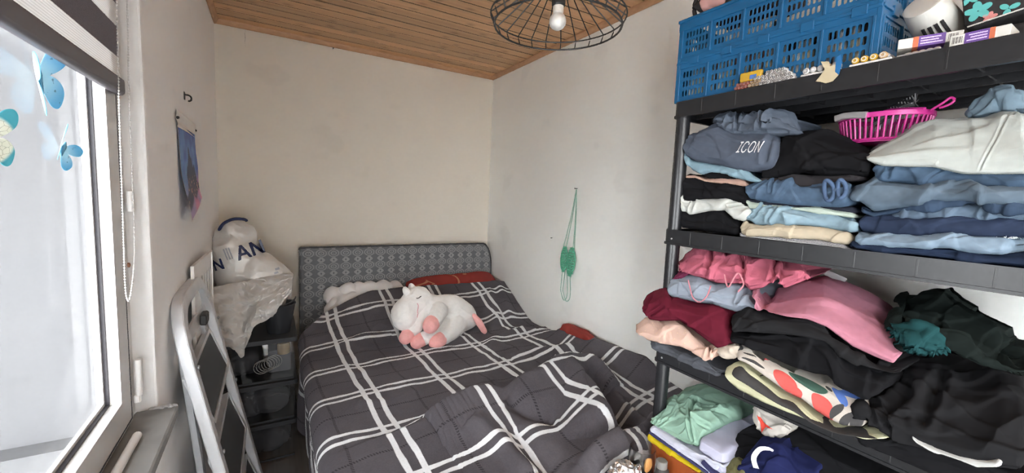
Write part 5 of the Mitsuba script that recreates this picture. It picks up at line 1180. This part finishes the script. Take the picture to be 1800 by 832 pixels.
bq, tq = rs(B, 60)[7:], rs(Tp, 60)[7:]
me, uv, c = garment(bq*.52+tq*.48+np.array([0, -.001]), tq+np.array([0, -.002]), xf-.009, xb-.009, seed=3, color=(.045, .043, .042), folds=0, wr=.001, back=1.2, endr=.10)
part('panel', me, 'm_fabric', ys, 'dark grey panel', smooth=True, uv=uv, color=c)
cloth('black_coat', 'm_dark_fabric', 'large black coat heaped at the right end of the third shelf', 'coat', (.0125, .0125, .0135), wr=.015, wfreq=5, p=.9, back=1.47, n=170, m=80, folds=20, fdep=.8, creases=((.28, .2, .46, .6, .014, .03), (.5, .3, .62, .75, .012, .03)))
cloth('dark_green_jacket', 'm_dark_fabric', 'black green jacket piled at the back of the right end of the third shelf', 'jacket', (.009, .0125, .0115), wr=.016, wfreq=6, p=.95, back=1.5, n=170, m=80, folds=20, fdep=.8)
cloth('teal_lining', 'm_fabric', 'crumpled teal cloth tucked under the black green jacket', 'cloth', (.008, .040, .043), wr=.013, wfreq=12, back=1.3, layers=3, lay=.008)
B, Tp, xf, xb = CL['white_tshirt']
cloth('white_tshirt', 'm_fabric', 'white t-shirt edge with a knotted corner sticking out under the black coat', 't-shirt', (.38, .39, .385), wr=.0025, wfreq=14, folds=3, back=1.3)
CL['black_leggings'] = ([(.333, 1.004), (.28, 1.0), (.215, 1.0), (.155, 1.004), (.09, 1.006)], [(.345, 1.012), (.29, 1.026), (.235, 1.062), (.16, 1.062), (.09, 1.062)], 1.085, 1.10)
cloth('black_leggings', 'm_dark_fabric', 'black leggings lying under the white t-shirt at the right end of the third shelf', 'leggings', BLK, wr=.005, back=1.45)

# ---- fourth shelf: orange tub with clothes
mat('m_orange_plastic', mikit.proc(lambda p, n, uv: mi.Color3f((.215, .050, .013))*(.85+.3*fbm(p.x*12, p.y*12, p.z*12, 3))), .4)
ob = thing('orange_tub', 'orange brown plastic tub holding folded clothes on the fourth shelf', 'tub')
OB = sbox(1.098, .30, 1.48, .882).buffer(-.03).buffer(.03)
part('wall', moved(extrude(OB.difference(OB.buffer(-.005)), .146), tr(0, 0, .5465)), 'm_orange_plastic', ob, smooth=False)
part('floor_panel', moved(extrude(OB, .004), tr(0, 0, .5455)), 'm_orange_plastic', ob, smooth=False)
part('rim', moved(extrude(OB.buffer(.005).difference(OB.buffer(-.006)), .008), tr(0, 0, .688)), 'm_orange_plastic', ob, smooth=False)
CL['folded_blanket'] = ([(.868, .56), (.74, .555), (.60, .555)], [(.872, .675), (.74, .68), (.60, .68)], 1.112, 1.13)
cloth('folded_blanket', 'm_dark_fabric', 'dark folded blanket at the bottom of the orange tub', 'blanket', (.03, .03, .035), wr=.003, back=1.46, layers=3)
CL['yellow_towel'] = ([(.889, .690), (.85, .695), (.80, .694), (.745, .692), (.69, .690)], [(.888, .712), (.855, .708), (.80, .706), (.745, .704), (.69, .702)], 1.096, 1.112)
cloth('yellow_towel', 'm_fabric', 'bright yellow cloth edge between orange tub and white jersey', 'towel', (.40, .29, .010), wr=.003, back=1.40)
CL['white_jersey'] = ([(.888, .712), (.85, .711), (.80, .710), (.745, .708), (.690, .704), (.645, .700)], [(.890, .738), (.855, .738), (.80, .738), (.745, .739), (.69, .745), (.62, .752)], 1.104, 1.118)
wj = cloth('white_jersey', 'm_fabric', 'white jersey with navy piping folded under the green t-shirt', 'jersey', (.41, .42, .49), wr=.004, back=1.40, layers=2, lay=.005)
mat('m_navy_cloth', (.022, .022, .075), .9)
part('navy_stripe', sweep(spline([(1.1035, .882, .720), (1.1015, .85, .719), (1.101, .80, .718), (1.101, .745, .717), (1.102, .705, .714), (1.104, .665, .712)], 40), 1.0, 8, flat=(.004, .0055), up=(1, 0, 0)), 'm_navy_cloth', wj, 'navy stripe')
part('navy_stripe', sweep(spline([(1.104, .685, .736), (1.103, .66, .728), (1.108, .635, .722), (1.13, .61, .735)], 30), 1.0, 8, flat=(.006, .009), up=(1, 0, 0)), 'm_navy_cloth', wj, 'navy stripe')
def roll(P, ry, rz, seed, n=70):
    P = spline(np.asarray(P, float), n)
    k = np.linspace(0, 1, n); r = 1+.10*(nz(np.stack([k*9, k*0, k*0], 1), seed)-.5)-.25*(np.abs(2*k-1)**10)
    m = sweep(P, r, 28, flat=(ry, rz)); v, f = trimesh.remesh.subdivide(m.vertices, m.faces)
    m = trimesh.Trimesh(v, f, process=False)
    return crumple(m, .007, 20, seed+1, .8)
lv_ = thing('lavender_shirt', 'pale lavender shirt rolled in two folds beside and under the green t-shirt', 'shirt')
part('upper_fold', roll([(1.118, .672, .768), (1.20, .670, .778), (1.30, .667, .792), (1.39, .662, .80)], .045, .021, 81), 'm_lavender', lv_, smooth=True)
part('lower_fold', roll([(1.118, .668, .727), (1.20, .664, .733), (1.30, .660, .745), (1.40, .655, .752)], .047, .020, 87), 'm_lavender', lv_, smooth=True)
mat('m_lavender', mikit.proc(lambda p, n, uv: mi.Color3f((.36, .36, .45))*(.93+.14*fbm(p.x*14, p.y*14, p.z*14, 3))), .93, sheen=.25)
CL['green_tshirt'] = ([(.902, .748), (.886, .735), (.870, .734), (.827, .738), (.768, .740), (.716, .756)], [(.975, .745), (.940, .790), (.905, .812), (.84, .826), (.765, .836), (.695, .832)], 1.118, 1.37)
cloth('green_tshirt', 'm_fabric', 'crumpled sage green t-shirt on top of the pile in the orange tub', 't-shirt', (.21, .335, .26), wr=.012, wfreq=6.5, p=.72, back=1.44, n=200, m=110, folds=22, fdep=.9, creases=((.12, .1, .35, .95, .008, .02), (.2, .05, .5, .6, .006, .016), (.9, .05, .55, .75, .010, .018), (.5, .75, .75, .8, .008, .016)))
CL['khaki_top'] = ([(.70, .690), (.65, .692), (.60, .70), (.57, .71)], [(.69, .700), (.655, .722), (.62, .768), (.585, .770)], 1.112, 1.18)
cloth('khaki_top', 'm_fabric', 'khaki cloth bunched at the front of the fourth shelf beside the white jersey', 'cloth', (.125, .12, .055), wr=.010, wfreq=12, back=1.35)
CL['navy_sweatshirt'] = ([(.60, .66), (.56, .65), (.50, .65), (.42, .66)], [(.60, .79), (.575, .845), (.52, .872), (.43, .84)], 1.122, 1.20)
nv = cloth('navy_sweatshirt', 'm_fabric', 'navy sweatshirt with a white size label on the fourth shelf', 'sweatshirt', (.010, .013, .055), wr=.010, back=1.40)
lab = spline([(1.112, .540, .803), (1.108, .546, .822), (1.109, .546, .838), (1.113, .536, .860), (1.120, .520, .868), (1.126, .510, .866)], 24)
tn = np.gradient(lab, axis=0)[:, 1:]; tn /= np.linalg.norm(tn, axis=1, keepdims=True); wd = (.0075*np.linspace(1, .55, 24))[:, None]
V = np.vstack([np.column_stack([lab[:, 0], lab[:, 1:]+np.stack([-tn[:, 1], tn[:, 0]], 1)*wd]), np.column_stack([lab[:, 0]-.002, lab[:, 1:]-np.stack([-tn[:, 1], tn[:, 0]], 1)*wd])])
part('size_label', trimesh.Trimesh(V, grid_faces(2, 24), process=False), 'm_white_print', nv, 'white size label', smooth=True)
CL['black_jogging_bottoms'] = ([(.66, .70), (.50, .66), (.35, .64), (.2, .62), (.06, .62)], [(.63, .86), (.50, .885), (.36, .86), (.22, .84), (.06, .84)], 1.17, 1.36)
cloth('black_jogging_bottoms', 'm_dark_fabric', 'black jogging bottoms heaped on the fourth shelf behind the navy sweatshirt', 'trousers', BLK, wr=.013, wfreq=6, back=1.5, n=170, m=80, folds=20, fdep=.8)
CL['cream_print_top'] = ([(.606, .885), (.600, .868), (.582, .851), (.566, .845), (.537, .860), (.520, .885)], [(.612, .912), (.595, .925), (.57, .932), (.55, .93), (.53, .922), (.522, .908)], 1.20, 1.27)
cp_ = cloth('cream_print_top', 'm_fabric', 'cream cloth with a red streak hanging just below the third shelf', 'cloth', (.38, .355, .32), wr=.008, wfreq=11, back=1.38)
part('red_mark', wrap(extrude(Polygon([(0, .012), (.012, .006), (.02, .0), (.05, -.002), (.028, -.007), (.02, -.03), (.013, -.009)]), .001), (1.0, .594, .893), (0, -1, 0), (0, 0, 1), (1, 0, 0), trimesh.ray.ray_triangle.RayMeshIntersector(GA['cream_print_top'][1]), .0015), mat('m_red_print', (.55, .05, .03), .8), cp_, 'red streak', smooth=False)
single('sock', blob([[((1.125, .45, .765), .010), ((1.13, .447, .725), .016)], [((1.13, .447, .725), .016), ((1.14, .46, .69), .014)]], .006, 8), 'm_white_cloth', 'white sock poking up between the dark clothes on the fourth shelf', 'sock', smooth=True)
# ------------------------------------------------------------------ on top of the shelving
mat('m_blue_plastic', mikit.proc(lambda p, n, uv: mi.Color3f((.0075, .075, .175))*(.88+.24*fbm(p.x*20, p.y*20, p.z*20, 3))), .38, specular=.45)
ck = thing('folding_crate', 'blue folding plastic crate with slotted sides on top of the shelving unit', 'crate')
CX0, CX1, CY0, CY1, CZ0, CZ1 = 1.168, 1.525, .412, .944, 1.829, 2.092
ZM = 1.953
def tier(L, z0, z1, npan, nsl, rows, hm=.008):
    """one slotted side, laid out along x 0..L, y z0..z1"""
    o = sbox(0, z0, L, z1); hs = []
    pw_ = (L-.024)/npan
    rh = (z1-z0-.014)/rows
    for a in range(npan):
        for b in range(nsl):
            cx_ = .012+a*pw_+.010+(pw_-.020)*(b+.5)/nsl
            for r_ in range(rows):
                cz_ = z0+.009+rh*(r_+.5)
                hs.append(LineString([(cx_, cz_-rh*.20), (cx_, cz_+rh*.20)]).buffer(min(.0046, (pw_-.02)/nsl*.34), 3))
    return extrude(o.difference(unary_union(hs)), .003)
def side(origin, ex, L, npan, nsl):
    nrm = np.cross(ex, (0, 0, 1))
    for nm, z0, z1 in (('lower_panel', CZ0+.004, ZM-.017), ('upper_panel', ZM+.017, CZ1-.034)):
        k = part(nm, to_plane(tier(L, z0, z1, npan, nsl, 3), np.array(origin)+np.array([0, 0, 0]), ex, (0, 0, 1)), 'm_blue_plastic', ck, smooth=False)
        rb = []
        pw_ = (L-.024)/npan
        for a in range(npan+1):
            u = .012+a*pw_
            rb.append(cbox(u-.003, u+.003, z0, z1, 0, .0085, .001))
        for m_ in rb: part('rib', to_plane(m_, origin, ex, (0, 0, 1)), 'm_blue_plastic', k, smooth=False)
    part('hinge_band', to_plane(cat(cbox(0, L, ZM-.018, ZM+.018, 0, .006, .001), cbox(0, L, ZM-.002, ZM+.006, 0, .0095, .001), *[cbox(.05+i*L/npan, .05+i*L/npan+.03, ZM-.010, ZM+.012, 0, .011, .001) for i in range(npan) if .05+i*L/npan+.03 < L]), origin, ex, (0, 0, 1)), 'm_blue_plastic', ck, smooth=False)
    part('rim', to_plane(cat(cbox(-.002, L+.002, CZ1-.036, CZ1, 0, .008, .001), cbox(-.004, L+.004, CZ1-.008, CZ1, 0, .012, .001)), origin, ex, (0, 0, 1)), 'm_blue_plastic', ck, smooth=False)
    part('foot_strip', to_plane(cbox(0, L, CZ0, CZ0+.006, 0, .007, .001), origin, ex, (0, 0, 1)), 'm_blue_plastic', ck, smooth=False)
side((CX0+.006, CY1, 0), (0, -1, 0), CY1-CY0, 5, 7)
side((CX1-.006, CY0, 0), (0, 1, 0), CY1-CY0, 5, 7)
side((CX0, CY0+.006, 0), (1, 0, 0), CX1-CX0, 3, 7)
side((CX1, CY1-.006, 0), (-1, 0, 0), CX1-CX0, 3, 7)
part('floor_panel', cbox(CX0+.004, CX1-.004, CY0+.004, CY1-.004, CZ0, CZ0+.004, .001), 'm_blue_plastic', ck, smooth=False)
for (x, y) in ((CX0, CY0), (CX0, CY1), (CX1, CY0), (CX1, CY1)):
    sx, sy = (1 if x == CX0 else -1), (1 if y == CY0 else -1)
    part('corner_post', cbox(*sorted((x-.001*sx, x+.010*sx)), *sorted((y-.001*sy, y+.010*sy)), CZ0, CZ1-.002, .0015), 'm_blue_plastic', ck, smooth=False)
# what lies in the crate
mat('m_tube_white', (.58, .58, .55), .35); mat('m_tube_cream', (.45, .43, .32), .4); mat('m_tube_cap', (.25, .27, .28), .3)
mat('m_pinkish', (.28, .15, .15), .8); mat('m_redbox', (.55, .06, .03), .5); mat('m_black_bag', (.014, .013, .014), .75); mat('m_pink_bag', (.55, .31, .29), .8)
r_ = np.random.default_rng(11)
tb = None
for i in range(14):
    y = .90-i*.034; m_ = ('m_tube_white', 'm_tube_cream')[i % 3 == 1]
    k = thing('tube', 'pale tube standing in the lower half of the blue crate', 'tube', 'pale tubes in the blue crate')
    M = tr(1.192+.012*r_.random(), y, CZ0+.0045) @ rot((1, 0, 0), 5*r_.normal())
    if tb is None:
        t0 = part('barrel', lathe([(0, 0), (.0125, 0), (.014, .006), (.014, .078), (.009, .082), (0, .082)], 16), m_, k); t1 = part('cap', lathe([(0, .082), (.0085, .082), (.0085, .1), (0, .1)], 14), 'm_tube_cap', k)
        tb = (t0, t1); scene[t0]['to_world'] = T(M); scene[t1]['to_world'] = T(M)
    else:
        again(tb[0], 'barrel', M, k, m_); again(tb[1], 'cap', M, k)
single('pouch', pillow(1.30, .80, 1.92, .085, .115, .085, None, .02, 9, 61, 60), 'm_pinkish', 'dusty pink pouch in the left half of the blue crate', 'pouch', smooth=True)
single('pouch', pillow(1.34, .56, 1.93, .12, .115, .09, None, .02, 9, 63, 60), 'm_black_bag', 'black pouch in the right half of the blue crate', 'pouch', smooth=True)
single('red_box', cbox(1.20, 1.235, .425, .475, 1.95, 2.06, .002), 'm_redbox', 'small red box at the right end of the blue crate', 'box')
single('white_roll', moved(lathe([(.012, 0), (.026, 0), (.026, .13), (.012, .13)], 24), rot((1, 0, 0), -90), tr(1.205, .66, 1.998)), 'm_tube_white', 'white roll lying in the upper half of the blue crate', 'roll')
tb_ = thing('tote_bag', 'black bag with a pink panel lying on top of the blue crate', 'bag')
part('bag_body', pillow(1.36, .83, 2.155, .14, .125, .055, None, .012, 9, 65, 60), 'm_black_bag', tb_, smooth=True)
part('pink_panel', pillow(1.262, .875, 2.158, .045, .05, .038, None, .006, 9, 66, 40), 'm_pink_bag', tb_, 'pink panel', smooth=True)
part('strap', sweep(spline([(1.25, .945, 2.11), (1.24, .953, 2.16), (1.26, .945, 2.21), (1.30, .93, 2.22)], 20), .007, 8), 'm_black_bag', tb_)

# ---- felt pens, seen on their ends, lying across the front of the top shelf
mat('m_pen_white', (.60, .60, .58), .35); mat('m_pen_ring', (.10, .09, .09), .4); mat('m_pen_coral', (.36, .10, .07), .4); mat('m_pen_sand', (.45, .31, .18), .4); mat('m_pen_yellow', (.46, .28, .03), .4); mat('m_pen_grey', (.34, .34, .35), .4)
PR = .0049
def pen_parts(r, L=.10):
    return (lathe([(0, .008), (r, .008), (r, L), (r*.6, L+.006), (0, L+.006)], 14), lathe([(0, .0), (r*.86, .0), (r*.98, .0015), (r*.98, .010), (0, .010)], 14),
            lathe([(r*.42, -.0012), (r*.66, -.0012), (r*.66, .001), (r*.42, .001)], 14))
ALONG = rot((0, 1, 0), 90)
protos = {}
def pen(y, z, x0, r, capm, label, group, ringm='m_pen_ring'):
    k = thing('felt_pen', label, 'felt pen', group)
    M = tr(x0, y, z) @ ALONG
    if r not in protos:
        a, b, c = pen_parts(r)
        protos[r] = (part('barrel', a, 'm_pen_white', k), part('cap', b, capm, k), part('ring', c, ringm, k))
        for q in protos[r]: scene[q]['to_world'] = T(M)
    else:
        again(protos[r][0], 'barrel', M, k); again(protos[r][1], 'cap', M, k, capm); again(protos[r][2], 'ring', M, k, ringm)
ZS = TOPS[0]
gl, gg = 'felt pen in the long stack before the blue crate', 'felt pens stacked before the blue crate'
XS = 1.1505
for row, (n, y0) in enumerate(((16, .7245), (15, .7195), (9, .672), (5, .640))):
    for i in range(n):
        y = y0-i*.00985
        capm = 'm_pen_coral' if (i < 4 and row < 2) else 'm_pen_sand' if (i < 7 and row < 2) else 'm_pen_white'
        if capm == 'm_pen_coral': gl_, gg_ = 'coral capped felt pen at the left end of the long pen stack', 'coral felt pens in the long stack'
        elif capm == 'm_pen_sand': gl_, gg_ = 'sand coloured felt pen next to the coral ones in the long stack', 'sand coloured felt pens in the long stack'
        else: gl_, gg_ = ('white ringed felt pen in the lowest row of the long stack', 'white ringed felt pens in the second row of the long stack', 'white ringed felt pen in the third row of the long stack', 'white ringed felt pen in the top row of the long stack')[row].replace('pens in', 'pen in'), f'white felt pens in row {("one", "two", "three", "four")[row]} of the long stack'
        pen(y, ZS+.0012+PR+row*PR*1.74, XS+.001*r_.random(), PR, capm, gl_, gg_)
tray = thing('pen_tray', 'clear plastic tray under the long stack of felt pens', 'tray')
part('sheet', cat(bx(1.151, 1.162, .565, .735, ZS+.0002, ZS+.0010)), 'm_clear', tray, smooth=False)
yp = thing('yellow_packet', 'yellow packet lying on the left of the felt pens', 'packet')
part('body', rbox(1.152, 1.164, .655, .716, ZS+.0195, ZS+.0455, .004, 4), 'm_pen_yellow', yp)
part('blue_mark', cbox(1.1505, 1.153, .668, .686, ZS+.023, ZS+.034, .0006), mat('m_blue_mark', (.06, .14, .36), .5), yp, 'blue printed mark')
def pack(y0, y1, label, zt):
    t = thing('pen_case', label, 'pen case')
    part('tray', cbox(1.150, 1.164, y0, y1, ZS+.0003, ZS+.005, .001), 'm_pen_white', t, 'white tray')
    w_ = bx(1.1495, 1.164, y0, y1, ZS+.005, ZS+zt)
    part('cover', trimesh.Trimesh(w_.vertices, w_.faces[(np.abs(w_.face_normals[:, 2]-1) < .1) | (np.abs(w_.face_normals[:, 1]) > .9)], process=False), 'm_clear', t, 'clear cover', smooth=False)
pack(.474, .556, 'clear case with white and orange pens in the middle of the top shelf edge', .030)
R2_ = .0076
for i, cm in enumerate(('m_pen_white', 'm_pen_white', 'm_pen_grey', 'm_pen_sand', 'm_pen_white')):
    pen(.546-i*.0155, ZS+.0056+R2_, XS+.002, R2_, cm, 'thick pen in the clear case left of the cream tag', 'thick pens in the middle case', 'm_pen_grey')
pack(.380, .455, 'clear case with yellow pens beside the white medicine box', .030)
for i, cm in enumerate(('m_pen_yellow', 'm_pen_yellow', 'm_pen_yellow', 'm_pen_sand')):
    pen(.446-i*.0165, ZS+.0056+R2_, XS+.002, R2_, cm, 'thick yellow pen in the clear case beside the white medicine box', 'thick yellow pens in the right case', 'm_pen_white')
# torn cardboard tag with a blue band hanging over the shelf edge
tg = thing('cardboard_tag', 'torn cream cardboard tag with a blue band hanging over the top shelf edge', 'tag')
part('card', to_plane(extrude(Polygon([(0, .028), (.018, .024), (.020, .012), (.033, .014), (.040, -.012), (.030, -.024), (.016, -.026), (.004, -.020), (-.006, -.017), (.004, -.004), (.010, .008)]), .001), (1.146, .512, ZS-.002), (0, -1, 0), (0, 0, 1)), mat('m_card', (.42, .36, .24), .8), tg, smooth=False)
part('band', to_plane(extrude(Polygon([(.032, .030), (.041, .034), (.044, .010), (.041, -.012), (.033, -.004)]), .0014), (1.1455, .512, ZS-.002), (0, -1, 0), (0, 0, 1)), mat('m_blue_band', (.012, .11, .28), .5), tg, 'blue band', smooth=False)

# ---- medicine boxes
mat('m_carton_white', (.50, .50, .47), .6, specular=.3); mat('m_purple', (.095, .045, .20), .55); mat('m_orange_print', (.42, .11, .05), .55)
def carton(label, M, L=.115, W=.05, H=.021):
    t = thing('medicine_box', label, 'box')
    part('carton', moved(cbox(0, L, 0, W, 0, H, .0008), M), 'm_carton_white', t)
    part('purple_band', moved(bx(L*.33, L*.74, -.0006, W*.9, -.0002, H+.0004), M), 'm_purple', t, 'purple print', smooth=False)
    part('orange_band', moved(bx(L*.24, L*.33, -.0006, W*.9, -.0002, H+.0004), M), 'm_orange_print', t, 'orange print', smooth=False)
    bars = [bx(L*.78+i*.0021, L*.78+i*.0021+(.0006, .0012)[i % 2], -.0006, .001, .004, H-.004) for i in range(7)]
    part('barcode', moved(cat(bars), M), 'm_pen_ring', t, kind='stuff', smooth=False)
    lines = [bx(L*.36, L*.36+L*(.34, .28, .31)[i], -.0009, .001, .004+i*.005, .0065+i*.005) for i in range(3)]
    part('print_lines', moved(cat(lines), M), mat('m_lilac_print', (.42, .34, .55), .55), t, kind='stuff', smooth=False)
carton('white and purple box leaning on the blister pack below the heater', tr(1.150, .372, ZS+.0165) @ rot((0, 0, 1), -72) @ rot((0, 1, 0), 0), .095, .052, .020)
carton('white and purple box at the right end of the top shelf edge', tr(1.153, .216, ZS+.0005) @ rot((0, 0, 1), 90) @ np.diag([1., -1, 1, 1]) @ tr(0, 0, 0), .078, .06, .020)
single('blister_pack', cat(cbox(1.150, 1.19, .305, .372, ZS+.0004, ZS+.004, .001), *[moved(trimesh.creation.icosphere(1, .006), np.diag([1, 1, .6, 1]), tr(1.160+.016*(i % 2), .312+.011*(i//2), ZS+.005)) for i in range(10)]), 'm_silver', 'silver blister pack under the left medicine box', 'blister pack')
# ---- white fan heater, tipped back
hp0, hp1 = np.array([1.205, .358, 1.947]), np.array([1.305, .335, 1.880])
ht = thing('fan_heater', 'white round fan heater with dark slots standing tilted on the top shelf', 'heater')
axis = (hp1-hp0)/np.linalg.norm(hp1-hp0)
e1 = np.cross(axis, [0, 0, 1.0]); e1 /= np.linalg.norm(e1); e2 = np.cross(axis, e1)
Mh = np.eye(4); Mh[:3, 0], Mh[:3, 1], Mh[:3, 2], Mh[:3, 3] = e1, e2, axis, hp0
if np.linalg.det(Mh[:3, :3]) < 0: Mh[:3, 0] *= -1
cdir = (EYE-(hp0+hp1)/2); cam_a = math.atan2(cdir@Mh[:3, 1], cdir@Mh[:3, 0])
part('housing', moved(lathe([(0, 0), (.030, .0006), (.034, .003), (.046, .12), (.044, .128), (0, .128)], 48), Mh), 'm_carton_white', ht)
for i in range(4):
    a0 = cam_a+math.radians(-14+i*15)
    pts = [(.0352+.012*t/.12, t) for t in np.linspace(.038, .085, 6)]
    P = np.array([[r*math.cos(a0), r*math.sin(a0), t] for r, t in pts])
    part('slot', moved(sweep(P, 1.0, 6, flat=(.0030, .0016), up=(math.cos(a0), math.sin(a0), 0)), Mh), 'm_black_plastic', ht, 'dark slot')
part('stand', lathe([(0, 0), (.05, 0), (.05, .012), (.03, .02), (0, .02)], 32).apply_translation((1.31, .34, ZS+.0003)), 'm_black_plastic', ht)
part('leg', sweep(np.array([(1.31, .34, ZS+.015), hp1+axis*.02]), .012, 10), 'm_black_plastic', ht)
# ---- bowl and floral bag
bw = thing('olive_bowl', 'olive green bowl with an orange foot behind the heater', 'bowl')
part('bowl', lathe([(0, .01), (.03, .01), (.05, .045), (.055, .085), (.052, .085), (.047, .048), (.028, .016), (0, .016)], 36).apply_translation((1.40, .255, ZS+.095)), mat('m_olive', (.15, .15, .07), .4), bw)
part('foot', lathe([(0, 0), (.032, 0), (.034, .012), (0, .012)], 36).apply_translation((1.40, .255, ZS+.095)), mat('m_orange_glaze', (.48, .12, .035), .4), bw, 'orange foot')
single('cardboard_box', cbox(1.34, 1.46, .205, .30, ZS+.0005, ZS+.0945, .002), 'm_dark_stuff', 'dark box under the olive bowl on the top shelf', 'box')
fb = thing('floral_bag', 'black toiletry bag printed with turquoise, orange and pink flowers on the top shelf', 'bag')
FBO, FBX, FBY = np.array([1.215, .292, 1.872]), np.array([.05, -.985, .17]), np.array([.08, .16, .98])
FBX /= np.linalg.norm(FBX); FBY -= FBX*np.dot(FBX, FBY); FBY /= np.linalg.norm(FBY); FBN = np.cross(FBX, FBY)
def fbp(m): return to_plane(m, FBO, FBX, FBY)
part('bag_body', fbp(moved(rbox(0, .19, 0, .125, -.075, 0, .016, 6), tr(0, 0, 0 if FBN[0] < 0 else .075))), 'm_black_bag', fb)
zf = .0008 if FBN[0] < 0 else -.0008
def flower(cx_, cy_, r, m_, n=5, ph=0.0, squash=1.0):
    P = unary_union([affinity.rotate(affinity.scale(Point(0, 0).buffer(1, 6), r*.52, r*.34*squash), 360/n*i+ph, origin=(0, 0)) if False else affinity.translate(affinity.rotate(affinity.scale(Point(0, 0).buffer(1, 6), r*.50, r*.34), 360/n*i+ph), r*.55*math.cos(math.radians(360/n*i+ph)), r*.55*math.sin(math.radians(360/n*i+ph))) for i in range(n)])
    P = P.intersection(sbox(.004-cx_, .004-cy_, .186-cx_, .121-cy_))
    part('flower', fbp(moved(extrude(P, .0012), tr(cx_, cy_, zf if zf > 0 else zf-.0004))), m_, fb, 'printed flower', smooth=False)
mat('m_turquoise', (.08, .34, .33), .7); mat('m_print_orange', (.46, .22, .06), .7); mat('m_print_pink', (.46, .18, .17), .7)
for a in ((.022, .030, .019, 'm_turquoise', 5, 20), (.070, .058, .026, 'm_print_orange', 5, 0), (.032, .072, .016, 'm_print_pink', 5, 30), (.060, .014, .014, 'm_turquoise', 3, 10), (.036, .010, .010, 'm_print_pink', 5, 0), (.012, .062, .014, 'm_turquoise', 4, 45), (.115, .045, .020, 'm_turquoise', 5, 12), (.105, .085, .018, 'm_print_pink', 5, 50), (.15, .075, .025, 'm_print_orange', 5, 30), (.155, .028, .016, 'm_print_pink', 5, 10)): flower(*a)
part('piping', fbp(sweep(np.array([(.006, .004, zf*3), (.184, .004, zf*3)]), .0016, 6)), 'm_carton_white', fb, 'white piping')
single('make_up_case', cbox(1.23, 1.33, .10, .285, ZS+.0005, ZS+.042, .004), 'm_black_bag', 'black case under the floral bag on the top shelf', 'case')

# ------------------------------------------------------------------ near the foot of the bed: side table, foil, jar
mat('m_table', (.03, .028, .026), .5)
tb2 = thing('side_table', 'small dark side table at the foot of the bed holding foil and a jar', 'table')
part('top', cbox(.74, 1.082, .56, .905, .580, .600, .003), 'm_table', tb2)
for x in (.76, 1.05):
    for y in (.58, .855): part('leg', cbox(x-.012, x+.012, y-.012, y+.012, 0, .580, .002), 'm_table', tb2)
mat('m_foil', (.80, .80, .80), .22, metallic=.95)
fo = trimesh.creation.icosphere(5, .046); fo.apply_transform(np.diag([1, .85, .75, 1])); fo = crumple(fo, .020, 26, 71, .9); fo = crumple(fo, .008, 70, 73, .9)
fo.apply_translation((.925, .815, .601-fo.bounds[0, 2])); single('foil', fo, 'm_foil', 'crumpled ball of silver foil at the foot of the bed', 'foil', smooth=False)
scene['m_jar_glass'] = {'type': 'dielectric', 'int_ior': 1.5, 'ext_ior': 1.0}
jr = thing('glass_jar', 'clear glass jar with an orange piece inside at the foot of the bed', 'jar')
JC = np.array([1.000, .822, .601])
part('glass', lathe([(0, 0), (.034, 0), (.041, .008), (.043, .105), (.039, .130), (.0365, .130), (.0400, .103), (.0380, .010), (.032, .004), (0, .004)], 44).apply_translation(JC), 'm_jar_glass', jr)
single('orange_peel', moved(crumple(trimesh.creation.icosphere(3, .02), .004, 40, 4), np.diag([.8, .4, 1.2, 1]), tr(*(JC+(.012, -.014, .075)))), 'm_print_orange', 'orange piece in the glass jar', 'peel', smooth=True)
bo = thing('dark_bottle', 'small dark bottle with a grey screw cap beside the glass jar', 'bottle')
part('bottle_body', lathe([(0, 0), (.022, 0), (.024, .004), (.024, .055), (.015, .066), (0, .066)], 28).apply_translation((1.058, .793, .601)), 'm_table', bo)
part('cap', lathe([(0, .064), (.0175, .064), (.0175, .084), (.015, .087), (0, .087)], 28).apply_translation((1.058, .793, .601)), mat('m_cap_grey', (.17, .165, .155), .5), bo, 'grey screw cap')
